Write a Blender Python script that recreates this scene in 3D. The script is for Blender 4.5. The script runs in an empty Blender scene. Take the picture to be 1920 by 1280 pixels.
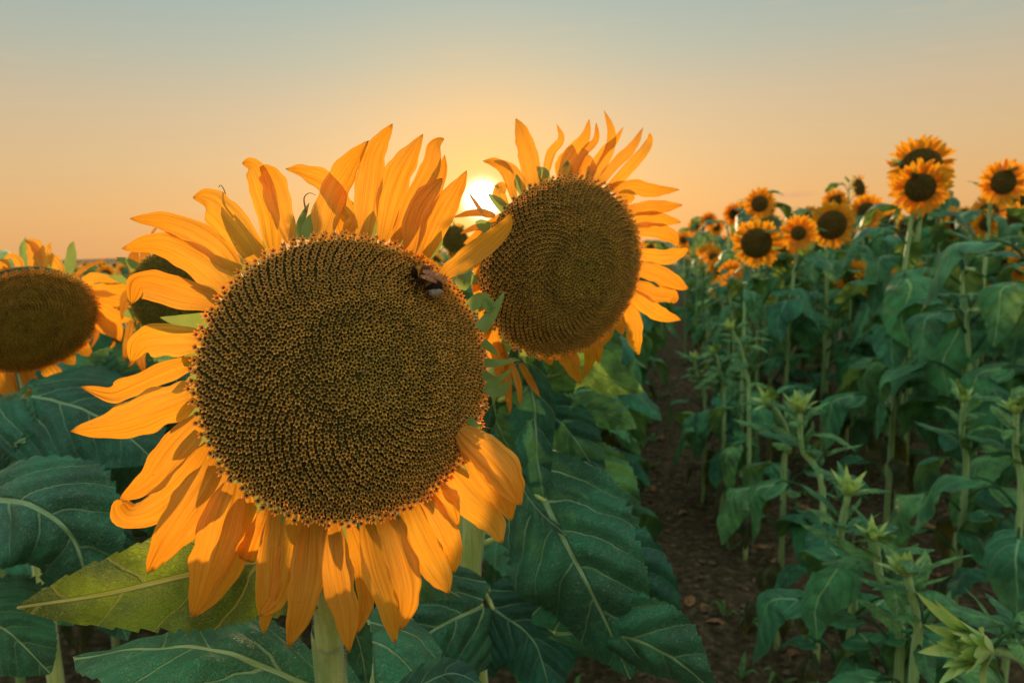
import bpy, math, random
import numpy as np
from mathutils import Vector, Matrix, noise

random.seed(7)
RNG = np.random.default_rng(7)
C = bpy.context.scene.collection
SC = bpy.context.scene
PI = math.pi

# ------------------------------------------------------------------ camera
CAM_H = 1.35
PITCH = math.atan(180 / 1280); ROLL = math.radians(-1.85)
cam_d = bpy.data.cameras.new('camera')
cam_d.lens = 24; cam_d.sensor_width = 36; cam_d.sensor_fit = 'HORIZONTAL'
cam_d.clip_start = 0.02; cam_d.clip_end = 6000
cam_d.dof.use_dof = True; cam_d.dof.focus_distance = 0.505; cam_d.dof.aperture_fstop = 9.0
cam = bpy.data.objects.new('camera', cam_d); C.objects.link(cam)
cam.location = (0, 0, CAM_H); cam.rotation_euler = (Matrix.Rotation(PI / 2 - PITCH, 3, 'X') @ Matrix.Rotation(ROLL, 3, 'Z')).to_euler()
SC.camera = cam

# the photograph's geometry: a pixel of the 1920x1280 picture and a distance give a place in the field
def P(px, py, d):
    x0 = (px - 960) / 1280 * d; y0 = (640 - py) / 1280 * d; cr, sr = math.cos(ROLL), math.sin(ROLL)
    x, y = x0 * cr - y0 * sr, x0 * sr + y0 * cr
    return np.array((x, d * math.cos(PITCH) + y * math.sin(PITCH), CAM_H - d * math.sin(PITCH) + y * math.cos(PITCH)))
def proj(p):
    x, y, z = p[0], p[1], p[2] - CAM_H
    d = y * math.cos(PITCH) - z * math.sin(PITCH); u = y * math.sin(PITCH) + z * math.cos(PITCH)
    if d < 0.01: return (-9999, -9999, d)
    cr, sr = math.cos(ROLL), math.sin(ROLL); x, u = x * cr + u * sr, -x * sr + u * cr
    return (960 + 1280 * x / d, 640 - 1280 * u / d, d)

# ------------------------------------------------------------------ light and sky
SUN_DIR = P(905, 374, 1) - np.array((0, 0, CAM_H)); SUN_DIR /= np.linalg.norm(SUN_DIR)
SUN_EL = math.asin(SUN_DIR[2]); SUN_AZ = math.atan2(SUN_DIR[0], SUN_DIR[1])
sun_d = bpy.data.lights.new('sun', 'SUN'); sun_d.energy = 3.0; sun_d.angle = math.radians(1.6); sun_d.color = (1.0, 0.66, 0.34)
sun = bpy.data.objects.new('sun', sun_d); C.objects.link(sun)
sun.location = (0, 20, 8); sun.rotation_euler = (-Vector(SUN_DIR)).to_track_quat('-Z', 'Y').to_euler()

SC.view_settings.view_transform = 'Standard'; SC.view_settings.look = 'None'
SC.view_settings.exposure = 0.92; SC.view_settings.gamma = 1.0
SC.view_settings.use_curve_mapping = False
SC.cycles.max_bounces = 10; SC.cycles.diffuse_bounces = 7; SC.cycles.transmission_bounces = 6; SC.cycles.transparent_max_bounces = 6
SC.cycles.use_denoising = True; SC.cycles.sample_clamp_indirect = 6.0

class N:
    """small node-graph helper"""
    def __init__(s, tree): s.t = tree; tree.nodes.clear()
    def n(s, kind, ins=None, **kw):
        nd = s.t.nodes.new(kind)
        for k, v in kw.items(): setattr(nd, k, v)
        for k, v in (ins or {}).items(): s.set(nd.inputs[k], v)
        return nd
    def set(s, sock, v):
        if isinstance(v, bpy.types.NodeSocket): s.t.links.new(v, sock)
        elif isinstance(v, bpy.types.Node): s.t.links.new(v.outputs[0], sock)
        else:
            if isinstance(v, (tuple, list)) and len(v) == 3 and sock.type == 'RGBA': v = (*v, 1)
            sock.default_value = v
    def m(s, op, a, b=0.0, c=0.0):
        return s.n('ShaderNodeMath', {0: a, 1: b, 2: c}, operation=op).outputs[0]
    def clamp01(s, a): return s.n('ShaderNodeClamp', {0: a}).outputs[0]
    def step(s, a, lo, hi):
        return s.n('ShaderNodeMapRange', {0: a, 1: lo, 2: hi, 3: 0.0, 4: 1.0}, interpolation_type='SMOOTHSTEP').outputs[0]
    def mix(s, f, a, b, blend='MIX'):
        nd = s.t.nodes.new('ShaderNodeMix'); nd.data_type = 'RGBA'; nd.blend_type = blend
        s.set(nd.inputs[0], f); s.set(nd.inputs[6], a); s.set(nd.inputs[7], b)
        return nd.outputs[2]
    def ramp(s, f, stops, interp='LINEAR'):
        nd = s.n('ShaderNodeValToRGB', {0: f}); cr = nd.color_ramp; cr.interpolation = interp
        while len(cr.elements) > 1: cr.elements.remove(cr.elements[-1])
        cr.elements[0].position = stops[0][0]; cr.elements[0].color = (*stops[0][1], 1)
        for p, c in stops[1:]:
            e = cr.elements.new(p); e.color = (*c, 1)
        return nd.outputs[0]
    def noise(s, vec, scale, detail=3.0, rough=0.5):
        return s.n('ShaderNodeTexNoise', {'Vector': vec, 'Scale': scale, 'Detail': detail, 'Roughness': rough})

def srgb(r, g, b):
    f = lambda c: c / 12.92 if c <= 0.04045 else ((c + 0.055) / 1.055) ** 2.4
    return tuple(f(c / 255) for c in (r, g, b))

w = bpy.data.worlds.new('World'); SC.world = w; w.use_nodes = True
g = N(w.node_tree)
tc = g.n('ShaderNodeTexCoord'); gen = g.n('ShaderNodeVectorMath', {0: tc.outputs['Generated']}, operation='NORMALIZE').outputs[0]
sep = g.n('ShaderNodeSeparateXYZ', {0: gen})
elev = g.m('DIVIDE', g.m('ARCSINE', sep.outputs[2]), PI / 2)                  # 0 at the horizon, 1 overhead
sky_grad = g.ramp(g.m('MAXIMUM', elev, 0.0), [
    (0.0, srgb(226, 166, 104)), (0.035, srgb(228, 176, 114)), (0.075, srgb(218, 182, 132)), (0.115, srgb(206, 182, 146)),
    (0.16, srgb(180, 180, 160)), (0.21, srgb(158, 175, 168)), (0.30, srgb(188, 200, 194)), (0.45, srgb(232, 238, 230)), (1.0, srgb(248, 252, 248))])  # upper stops brightened overhead, out of view, added to light the foreground
sdot = g.n('ShaderNodeVectorMath', {0: gen, 1: tuple(SUN_DIR)}, operation='DOT_PRODUCT').outputs[1]
ang = g.m('MULTIPLY', g.m('ARCCOSINE', g.m('MINIMUM', sdot, 0.99999)), 180 / PI)   # degrees from the sun
wide = g.m('EXPONENT', g.m('MULTIPLY', g.m('POWER', g.m('DIVIDE', ang, 26.0), 2.0), -1.0))
mid = g.m('EXPONENT', g.m('MULTIPLY', g.m('POWER', g.m('DIVIDE', ang, 9.0), 2.0), -1.0))
near = g.m('EXPONENT', g.m('MULTIPLY', g.m('POWER', g.m('DIVIDE', ang, 3.0), 2.0), -1.0))
disc = g.m('EXPONENT', g.m('MULTIPLY', g.m('POWER', g.m('DIVIDE', ang, 1.12), 2.4), -1.0))
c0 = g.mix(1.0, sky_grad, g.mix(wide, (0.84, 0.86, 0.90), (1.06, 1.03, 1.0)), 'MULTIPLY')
c1 = g.mix(g.m('MULTIPLY', mid, 0.6), c0, srgb(234, 184, 108))
c2 = g.mix(g.m('MULTIPLY', near, 0.5), c1, srgb(243, 214, 108))
# a faint purple scrap of cloud and a pale wisp low over the field
st = g.n('ShaderNodeVectorMath', {0: gen, 1: (3.0, 3.0, 34.0)}, operation='MULTIPLY').outputs[0]
wisp = g.step(g.noise(st, 2.2, 4.0, 0.55).outputs[0], 0.60, 0.78)
c3 = g.mix(g.m('MULTIPLY', wisp, 0.22), c2, srgb(222, 184, 140))
cd = P(1492, 365, 1) - np.array((0, 0, CAM_H)); cd /= np.linalg.norm(cd)
dv = g.n('ShaderNodeVectorMath', {0: gen, 1: tuple(cd)}, operation='SUBTRACT').outputs[0]
cdl = g.n('ShaderNodeVectorMath', {0: g.n('ShaderNodeVectorMath', {0: dv, 1: (44.0, 44.0, 260.0)}, operation='MULTIPLY').outputs[0]}, operation='LENGTH').outputs[1]
cloudm = g.m('MULTIPLY', g.step(g.m('ADD', cdl, g.noise(st, 22.0, 4.0).outputs[0]), 2.1, 0.8), 0.5)
c4 = g.mix(cloudm, c3, srgb(205, 150, 120))
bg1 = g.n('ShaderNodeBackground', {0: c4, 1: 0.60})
nish = g.n('ShaderNodeTexSky', sky_type='NISHITA', sun_disc=False, sun_elevation=SUN_EL, sun_rotation=SUN_AZ, altitude=100.0, air_density=1.2, dust_density=2.0)
bg2 = g.n('ShaderNodeBackground', {0: nish, 1: 0.004})
bg3 = g.n('ShaderNodeBackground', {0: (1.0, 0.93, 0.80), 1: g.m('MULTIPLY', disc, 3.5)})
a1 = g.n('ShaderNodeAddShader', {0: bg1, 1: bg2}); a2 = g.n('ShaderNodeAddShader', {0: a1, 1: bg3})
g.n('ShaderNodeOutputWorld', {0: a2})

# ------------------------------------------------------------------ materials
def mat(name):
    m = bpy.data.materials.new(name); m.use_nodes = True
    return m, N(m.node_tree)

def uvxy(g):
    uv = g.n('ShaderNodeUVMap').outputs[0]
    s = g.n('ShaderNodeSeparateXYZ', {0: uv})
    return uv, s.outputs[0], s.outputs[1]

def petal_mat(name, base, tip, trans, tw=0.5, spots=0.5):
    m, g = mat(name); uv, u, v = uvxy(g)
    oi = g.n('ShaderNodeObjectInfo').outputs['Random']
    str_v = g.n('ShaderNodeCombineXYZ', {0: g.m('MULTIPLY', u, 24.0), 1: g.m('MULTIPLY', v, 1.3), 2: g.m('MULTIPLY', oi, 40.0)}).outputs[0]
    streak = g.noise(str_v, 1.0, 3.0, 0.6).outputs[0]
    mott = g.noise(g.n('ShaderNodeCombineXYZ', {0: u, 1: v, 2: g.m('MULTIPLY', oi, 60.0)}).outputs[0], 9.0, 4.0).outputs[0]
    col = g.mix(g.step(v, 0.0, 1.0), base, tip)
    dark = g.mix(0.5, col, (0.62, 0.20, 0.01))
    col = g.mix(g.m('MULTIPLY', g.step(streak, 0.45, 0.66), 0.5), col, dark)
    col = g.mix(g.m('MULTIPLY', g.step(mott, 0.42, 0.72), 0.30), col, tip)
    # brown bruise near the foot and the odd fleck
    fine = g.noise(g.n('ShaderNodeCombineXYZ', {0: g.m('MULTIPLY', u, 95.0), 1: g.m('MULTIPLY', v, 1.6), 2: g.m('MULTIPLY', oi, 17.0)}).outputs[0], 1.0, 2.0, 0.5).outputs[0]
    col = g.mix(g.m('MULTIPLY', g.step(fine, 0.52, 0.64), 0.34), col, (0.55, 0.17, 0.01))
    col = g.mix(g.m('MULTIPLY', g.step(g.m('ADD', v, g.m('MULTIPLY', mott, 0.10)), 0.99, 1.06), 0.7), col, (0.30, 0.10, 0.02))
    foot = g.m('MULTIPLY', g.step(v, 0.22, 0.0), 0.35)
    col = g.mix(foot, col, (0.42, 0.15, 0.01))
    sp = g.n('ShaderNodeTexVoronoi', {'Vector': g.n('ShaderNodeCombineXYZ', {0: u, 1: g.m('MULTIPLY', v, 3.2), 2: g.m('MULTIPLY', oi, 31.0)}).outputs[0], 'Scale': 5.0}, feature='F1').outputs[0]
    rare = g.step(g.noise(g.n('ShaderNodeCombineXYZ', {0: u, 1: v, 2: g.m('MULTIPLY', oi, 90.0)}).outputs[0], 4.0, 1.0).outputs[0], 0.60, 0.66)
    col = g.mix(g.m('MULTIPLY', g.m('MULTIPLY', g.step(sp, 0.09, 0.05), rare), spots), col, (0.12, 0.04, 0.01))
    col = g.mix(1.0, col, g.mix(oi, (0.94, 0.90, 0.9), (1.0, 1.08, 1.0)), 'MULTIPLY')
    wv = g.m('SINE', g.m('MULTIPLY', u, 58.0))
    h = g.m('ADD', g.m('MULTIPLY', wv, 0.35), g.m('ADD', g.m('MULTIPLY', streak, 1.2), g.m('MULTIPLY', fine, 0.5)))
    bmp = g.n('ShaderNodeBump', {'Height': h, 'Strength': 0.7, 'Distance': 0.0015}).outputs[0]
    p = g.n('ShaderNodeBsdfPrincipled', {'Base Color': col, 'Roughness': 0.62, 'Specular IOR Level': 0.22, 'Normal': bmp})
    t = g.n('ShaderNodeBsdfTranslucent', {'Color': g.mix(1.0, col, trans, 'MULTIPLY'), 'Normal': bmp})
    g.n('ShaderNodeOutputMaterial', {0: g.n('ShaderNodeMixShader', {0: tw, 1: p, 2: t})})
    return m

def leaf_mat(name, top, vein, trans, tw=0.33, sheen=0.12, sheen_col=(0.35, 0.75, 0.65), nveins=4.3, old=0.0, netw=0.85):
    """planar leaf coordinates in the UV map: x across (0.5 = midrib), y along"""
    m, g = mat(name); uv, u, v = uvxy(g)
    oi = g.n('ShaderNodeObjectInfo').outputs['Random']
    wob = g.noise(g.n('ShaderNodeVectorMath', {0: uv, 1: g.n('ShaderNodeCombineXYZ', {0: g.m('MULTIPLY', oi, 30.0)})}, operation='ADD').outputs[0], 3.2, 3.0).outputs[0]
    s = g.m('ABSOLUTE', g.m('SUBTRACT', u, 0.5))
    wobc = g.m('MULTIPLY', g.m('SUBTRACT', wob, 0.5), 0.16)
    side = g.m('GREATER_THAN', u, 0.5)
    q = g.m('ADD', g.m('SUBTRACT', v, g.m('ADD', g.m('MULTIPLY', s, 0.75), g.m('MULTIPLY', g.m('MULTIPLY', s, s), 2.6))), wobc)
    q = g.m('ADD', q, g.m('MULTIPLY', side, 0.06))
    fr = g.m('ABSOLUTE', g.m('SUBTRACT', g.m('FRACT', g.m('ADD', g.m('MULTIPLY', q, nveins), 0.5)), 0.5))  # 0 on a vein
    thin = g.m('MULTIPLY', g.m('SUBTRACT', 0.088, g.m('MULTIPLY', s, 0.15)), g.m('SUBTRACT', 1.05, g.m('MULTIPLY', v, 0.55)))
    sec = g.m('SUBTRACT', 1.0, g.step(g.m('DIVIDE', fr, thin), 0.35, 1.0))
    rib = g.m('SUBTRACT', 1.0, g.step(g.m('DIVIDE', s, g.m('SUBTRACT', 0.024, g.m('MULTIPLY', v, 0.017))), 0.45, 1.0))
    vor = g.n('ShaderNodeTexVoronoi', {'Vector': g.n('ShaderNodeVectorMath', {0: uv, 1: g.noise(uv, 14.0, 2.0).outputs[1]}, operation='ADD').outputs[0], 'Scale': 15.0}, feature='DISTANCE_TO_EDGE').outputs[0]
    net = g.m('SUBTRACT', 1.0, g.step(vor, 0.015, 0.07))
    vor2 = g.n('ShaderNodeTexVoronoi', {'Vector': uv, 'Scale': 48.0}, feature='DISTANCE_TO_EDGE').outputs[0]
    net2 = g.m('SUBTRACT', 1.0, g.step(vor2, 0.02, 0.12))
    veins = g.m('MAXIMUM', g.m('MAXIMUM', g.m('MULTIPLY', sec, g.m('SUBTRACT', 0.85, g.m('MULTIPLY', v, 0.45))), rib), g.m('MAXIMUM', g.m('MULTIPLY', net, netw), g.m('MULTIPLY', net2, 0.16)))
    big = g.noise(g.n('ShaderNodeCombineXYZ', {0: u, 1: v, 2: g.m('MULTIPLY', oi, 20.0)}).outputs[0], 3.2, 4.0, 0.6).outputs[0]
    fine = g.noise(uv, 160.0, 2.0, 0.6).outputs[0]
    col = g.mix(g.step(big, 0.35, 0.68), tuple(c * 0.60 for c in top), tuple(min(1, c * 1.45) for c in top))
    col = g.mix(g.m('MULTIPLY', g.step(fine, 0.52, 0.75), 0.22), col, tuple(min(1, c * 2.0 + 0.01) for c in top))
    if old: col = g.mix(g.m('MULTIPLY', g.step(big, 0.5, 0.62), old), col, (0.20, 0.17, 0.03))
    sp = g.step(g.n('ShaderNodeTexVoronoi', {'Vector': uv, 'Scale': 9.0}, feature='F1').outputs[0], 0.07, 0.045)
    col = g.mix(g.m('MULTIPLY', sp, 0.6), col, (0.05, 0.035, 0.015))
    col = g.mix(veins, col, vein)
    col = g.mix(1.0, col, g.mix(oi, (0.60, 0.78, 0.95), (1.50, 1.20, 0.85)), 'MULTIPLY')
    hgt = g.m('SUBTRACT', g.m('MULTIPLY', fine, 0.10), veins)
    hgt = g.m('ADD', hgt, g.m('MULTIPLY', g.step(fr, 0.0, 0.5), 0.9))
    bmp = g.n('ShaderNodeBump', {'Height': hgt, 'Strength': 1.0, 'Distance': 0.006}).outputs[0]
    p = g.n('ShaderNodeBsdfPrincipled', {'Base Color': col, 'Roughness': 0.40, 'Specular IOR Level': 0.50, 'Sheen Weight': sheen,
                                         'Sheen Roughness': 0.45, 'Sheen Tint': (*sheen_col, 1), 'Normal': bmp})
    tcol = g.mix(veins, trans, tuple(c * 0.45 for c in trans))
    tcol = g.mix(1.0, tcol, g.mix(g.step(big, 0.40, 0.62), (0.30, 0.36, 0.36), (1, 1, 1)), 'MULTIPLY')
    t = g.n('ShaderNodeBsdfTranslucent', {'Color': tcol, 'Normal': bmp})
    g.n('ShaderNodeOutputMaterial', {0: g.n('ShaderNodeMixShader', {0: tw, 1: p, 2: t})})
    return m

def simple_mat(name, a, b, scale=40.0, rough=0.6, bump=0.3, dist=0.002, tw=0.0, trans=(0.3, 0.4, 0.05), stretch=(1, 1, 1), sheen=0.0):
    m, g = mat(name)
    tcn = g.n('ShaderNodeTexCoord').outputs['Object']
    vec = g.n('ShaderNodeVectorMath', {0: tcn, 1: stretch}, operation='MULTIPLY').outputs[0]
    nz = g.noise(vec, scale, 4.0, 0.6).outputs[0]
    oi = g.n('ShaderNodeObjectInfo').outputs['Random']
    col = g.mix(g.step(nz, 0.32, 0.68), a, b)
    col = g.mix(1.0, col, g.mix(oi, (0.85, 0.85, 0.85), (1.12, 1.12, 1.12)), 'MULTIPLY')
    bmp = g.n('ShaderNodeBump', {'Height': nz, 'Strength': bump, 'Distance': dist}).outputs[0]
    sh = g.n('ShaderNodeBsdfPrincipled', {'Base Color': col, 'Roughness': rough, 'Specular IOR Level': 0.3, 'Sheen Weight': sheen, 'Normal': bmp})
    if tw:
        t = g.n('ShaderNodeBsdfTranslucent', {'Color': trans})
        sh = g.n('ShaderNodeMixShader', {0: tw, 1: sh, 2: t})
    g.n('ShaderNodeOutputMaterial', {0: sh})
    return m

def attr_mat(name, rough=0.7, tw=0.0, sheen=0.0, var=0.25):
    """colour from the mesh's own 'col' attribute"""
    m, g = mat(name)
    a = g.n('ShaderNodeAttribute', attribute_name='col').outputs['Color']
    tcn = g.n('ShaderNodeTexCoord').outputs['Object']
    nz = g.noise(tcn, 900.0, 2.0).outputs[0]
    col = g.mix(1.0, a, g.mix(nz, (1 - var,) * 3, (1 + var,) * 3), 'MULTIPLY')
    sh = g.n('ShaderNodeBsdfPrincipled', {'Base Color': col, 'Roughness': rough, 'Specular IOR Level': 0.2, 'Sheen Weight': sheen})
    if tw:
        sh = g.n('ShaderNodeMixShader', {0: tw, 1: sh, 2: g.n('ShaderNodeBsdfTranslucent', {'Color': col})})
    g.n('ShaderNodeOutputMaterial', {0: sh})
    return m

M = {}
M['petal'] = petal_mat('orange_petal', (1.0, 0.50, 0.070), (1.0, 0.44, 0.038), (1.0, 0.92, 0.45), 0.50)
M['petal_back'] = petal_mat('orange_petal_far', (0.98, 0.40, 0.020), (1.0, 0.48, 0.03), (1.0, 0.9, 0.4), 0.45)
M['petal_dry'] = petal_mat('withered_petal', (0.80, 0.38, 0.06), (0.72, 0.26, 0.02), (1.0, 0.85, 0.5), 0.35)
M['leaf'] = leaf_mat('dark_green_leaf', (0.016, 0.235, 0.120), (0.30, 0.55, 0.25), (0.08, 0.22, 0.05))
M['leaf_lit'] = leaf_mat('backlit_leaf_underside', (0.060, 0.135, 0.020), (0.62, 0.64, 0.22), (0.56, 0.74, 0.05), 0.50, 0.1, (0.6, 0.7, 0.4), netw=0.85)  # leaf copy with the glow of sun from behind put into its colours
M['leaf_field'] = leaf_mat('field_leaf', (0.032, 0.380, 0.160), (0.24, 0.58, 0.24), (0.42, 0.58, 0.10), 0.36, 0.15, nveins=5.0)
M['leaf_young'] = leaf_mat('young_leaf', (0.160, 0.600, 0.170), (0.34, 0.70, 0.28), (0.36, 0.56, 0.10), 0.40, 0.15, nveins=5.0)
M['leaf_old'] = leaf_mat('yellowing_leaf', (0.070, 0.115, 0.03), (0.20, 0.21, 0.07), (0.40, 0.36, 0.04), 0.40, 0.2, nveins=5.0, old=0.7)
M['bract'] = simple_mat('green_bract', (0.10, 0.22, 0.05), (0.20, 0.33, 0.09), 60, 0.6, 0.4, 0.001, 0.40, (0.40, 0.50, 0.10), sheen=0.2)
M['bud'] = simple_mat('bud_green', (0.28, 0.56, 0.16), (0.58, 0.70, 0.20), 60, 0.6, 0.4, 0.001, 0.35, (0.5, 0.6, 0.1), sheen=0.2)
M['tendril'] = simple_mat('dry_tendril', (0.22, 0.10, 0.04), (0.35, 0.17, 0.06), 60, 0.7, 0.2)
M['stem'] = simple_mat('stem_green', (0.34, 0.48, 0.09), (0.58, 0.68, 0.20), 30, 0.6, 0.8, 0.003, 0.0, stretch=(4, 4, 0.5), sheen=0.4)
M['stem_field'] = simple_mat('field_stem', (0.26, 0.50, 0.15), (0.45, 0.66, 0.26), 30, 0.6, 0.5, 0.003, 0.12, (0.5, 0.5, 0.2), stretch=(4, 4, 0.5), sheen=0.4)
M['hair'] = simple_mat('pale_stem_hair', (0.55, 0.60, 0.40), (0.65, 0.68, 0.48), 60, 0.6, 0.0, 0.001, 0.5, (0.8, 0.8, 0.6))
M['floret'] = attr_mat('disc_floret', 0.65, 0.30, 0.1)
M['disc'] = simple_mat('disc_base', (0.040, 0.040, 0.010), (0.075, 0.065, 0.016), 300, 0.9, 0.5)
M['bee'] = attr_mat('bee_fur', 0.9, 0.15, 0.0)
M['chitin'] = simple_mat('dark_chitin', (0.010, 0.006, 0.004), (0.025, 0.012, 0.008), 400, 0.35, 0.1)
M['straw'] = simple_mat('dry_straw', (0.20, 0.15, 0.09), (0.34, 0.27, 0.17), 60, 0.8, 0.3)
def wing_mat():
    m, g = mat('bee_wing')
    tcn = g.n('ShaderNodeTexCoord').outputs['Object']
    v = g.n('ShaderNodeTexVoronoi', {'Vector': tcn, 'Scale': 330.0}, feature='DISTANCE_TO_EDGE').outputs[0]
    col = g.mix(g.step(v, 0.03, 0.10), (0.36, 0.16, 0.08), (0.70, 0.34, 0.16))
    p = g.n('ShaderNodeBsdfPrincipled', {'Base Color': col, 'Roughness': 0.5, 'Specular IOR Level': 0.2, 'Alpha': 0.8})
    t = g.n('ShaderNodeBsdfTranslucent', {'Color': col})
    g.n('ShaderNodeOutputMaterial', {0: g.n('ShaderNodeMixShader', {0: 0.4, 1: p, 2: t})})
    return m
M['wing'] = wing_mat()
def field_disc_mat():
    m, g = mat('field_disc')
    tcn = g.n('ShaderNodeTexCoord').outputs['Object']
    v = g.n('ShaderNodeTexVoronoi', {'Vector': tcn, 'Scale': 190.0}, feature='F1').outputs[0]
    r = g.n('ShaderNodeVectorMath', {0: tcn}, operation='LENGTH').outputs[1]
    nz = g.noise(tcn, 22.0, 3.0).outputs[0]
    col = g.mix(g.step(v, 0.55, 0.12), (0.08, 0.062, 0.016), (0.48, 0.27, 0.055))
    col = g.mix(g.m('MULTIPLY', g.step(nz, 0.4, 0.65), 0.6), col, (0.10, 0.10, 0.022))
    bmp = g.n('ShaderNodeBump', {'Height': g.m('MULTIPLY', v, -1.0), 'Strength': 0.9, 'Distance': 0.004}).outputs[0]
    g.n('ShaderNodeOutputMaterial', {0: g.n('ShaderNodeBsdfPrincipled', {'Base Color': col, 'Roughness': 0.8, 'Specular IOR Level': 0.15, 'Normal': bmp})})
    return m
M['field_disc'] = field_disc_mat()
def soil_mat():
    m, g = mat('soil')
    tcn = g.n('ShaderNodeNewGeometry').outputs['Position']
    a = g.noise(tcn, 3.0, 6.0, 0.65).outputs[0]; b = g.noise(tcn, 26.0, 5.0, 0.65).outputs[0]
    col = g.ramp(b, [(0.25, (0.020, 0.016, 0.008)), (0.5, (0.070, 0.056, 0.028)), (0.62, (0.130, 0.104, 0.056)), (0.75, (0.24, 0.19, 0.11))])
    col = g.mix(g.m('MULTIPLY', g.step(a, 0.5, 0.68), 0.4), col, (0.13, 0.085, 0.045))
    bmp = g.n('ShaderNodeBump', {'Height': b, 'Strength': 0.9, 'Distance': 0.02}).outputs[0]
    g.n('ShaderNodeOutputMaterial', {0: g.n('ShaderNodeBsdfPrincipled', {'Base Color': col, 'Roughness': 0.95, 'Specular IOR Level': 0.1, 'Normal': bmp})})
    return m
M['soil'] = soil_mat()
M['clod'] = simple_mat('soil_clod', (0.045, 0.035, 0.018), (0.15, 0.115, 0.065), 30, 0.95, 0.6, 0.006)

# ------------------------------------------------------------------ mesh helpers
class MB:
    """collects geometry for ONE mesh"""
    def __init__(s): s.v = []; s.f = []; s.uv = []; s.c = []; s.n = 0
    def add(s, verts, faces, uv=None, col=None):
        verts = np.asarray(verts, float)
        s.v.append(verts)
        for f in faces: s.f.append(tuple(i + s.n for i in f))
        s.uv.append(np.zeros((len(verts), 2)) if uv is None else np.asarray(uv, float))
        s.c.append(np.tile((0.5, 0.5, 0.5), (len(verts), 1)) if col is None else np.asarray(col, float).reshape(-1, 3) if np.ndim(col) > 1 else np.tile(col, (len(verts), 1)))
        s.n += len(verts)
    def mesh(s, name, origin=(0, 0, 0), smooth=True, col=False):
        V = np.concatenate(s.v) - np.asarray(origin, float); me = bpy.data.meshes.new(name)
        me.from_pydata(V.tolist(), [], s.f)
        uvs = np.concatenate(s.uv); li = np.zeros(len(me.loops), dtype=np.int32); me.loops.foreach_get('vertex_index', li)
        ul = me.uv_layers.new(name='UVMap'); ul.data.foreach_set('uv', uvs[li].astype(np.float32).ravel())
        if col:
            ca = me.attributes.new('col', 'FLOAT_COLOR', 'POINT'); cc = np.concatenate(s.c)
            ca.data.foreach_set('color', np.hstack([cc, np.ones((len(cc), 1))]).astype(np.float32).ravel())
        if smooth: me.polygons.foreach_set('use_smooth', [True] * len(me.polygons))
        me.update(); return me

def obj(name, me, material, parent=None, mw=None):
    if len(me.materials) == 0: me.materials.append(material)
    o = bpy.data.objects.new(name, me); C.objects.link(o)
    if parent is not None: o.parent = parent
    if mw is not None: o.matrix_local = mw
    return o
def tag(o, label, cat, group=None, kind=None):
    if label: o['label'] = label
    if cat: o['category'] = cat
    if group: o['group'] = group
    if kind: o['kind'] = kind
    return o
def empty(name, loc=(0, 0, 0), rz=0.0):
    o = bpy.data.objects.new(name, None); C.objects.link(o); o.empty_display_size = 0.05
    o.location = loc; o.rotation_euler = (0, 0, rz); return o

def nrm(v):
    v = np.asarray(v, float); return v / (np.linalg.norm(v, axis=-1, keepdims=True) + 1e-12)
def catmull(pts, n):
    pts = np.asarray(pts, float); k = len(pts)
    if k == 2: return pts[0] + (pts[1] - pts[0]) * np.linspace(0, 1, n)[:, None]
    ext = np.vstack([2 * pts[0] - pts[1], pts, 2 * pts[-1] - pts[-2]])
    out = []
    for t in np.linspace(0, k - 1, n):
        i = min(int(t), k - 2); f = t - i; a, b, c, d = ext[i:i + 4]
        out.append(0.5 * (2 * b + (c - a) * f + (2 * a - 5 * b + 4 * c - d) * f * f + (3 * b - a - 3 * c + d) * f ** 3))
    return np.array(out)
def tangents(c): return nrm(np.gradient(c, axis=0))

def prof_petal(v): return ((v + 0.04) ** 0.55) * (np.clip(1 - v, 0, 1) ** 0.82) * 2.35 + 0.015
def prof_slim(v): return ((v + 0.10) ** 0.4) * ((1 - v) ** 0.9) * 1.55 + 0.02
def prof_leaf(v): return np.clip((v + 0.004) ** 0.42 * (1 - v) ** 0.86 * 1.84, 0.004, 1)
def prof_torn(v): return np.clip((v + 0.05) ** 0.5 * 1.1, 0.2, 1) * np.where(v > .93, .8, 1)
def prof_bract(v): return np.clip((0.75 + v) * (1 - v) ** 0.9, 0.02, 1)

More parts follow.
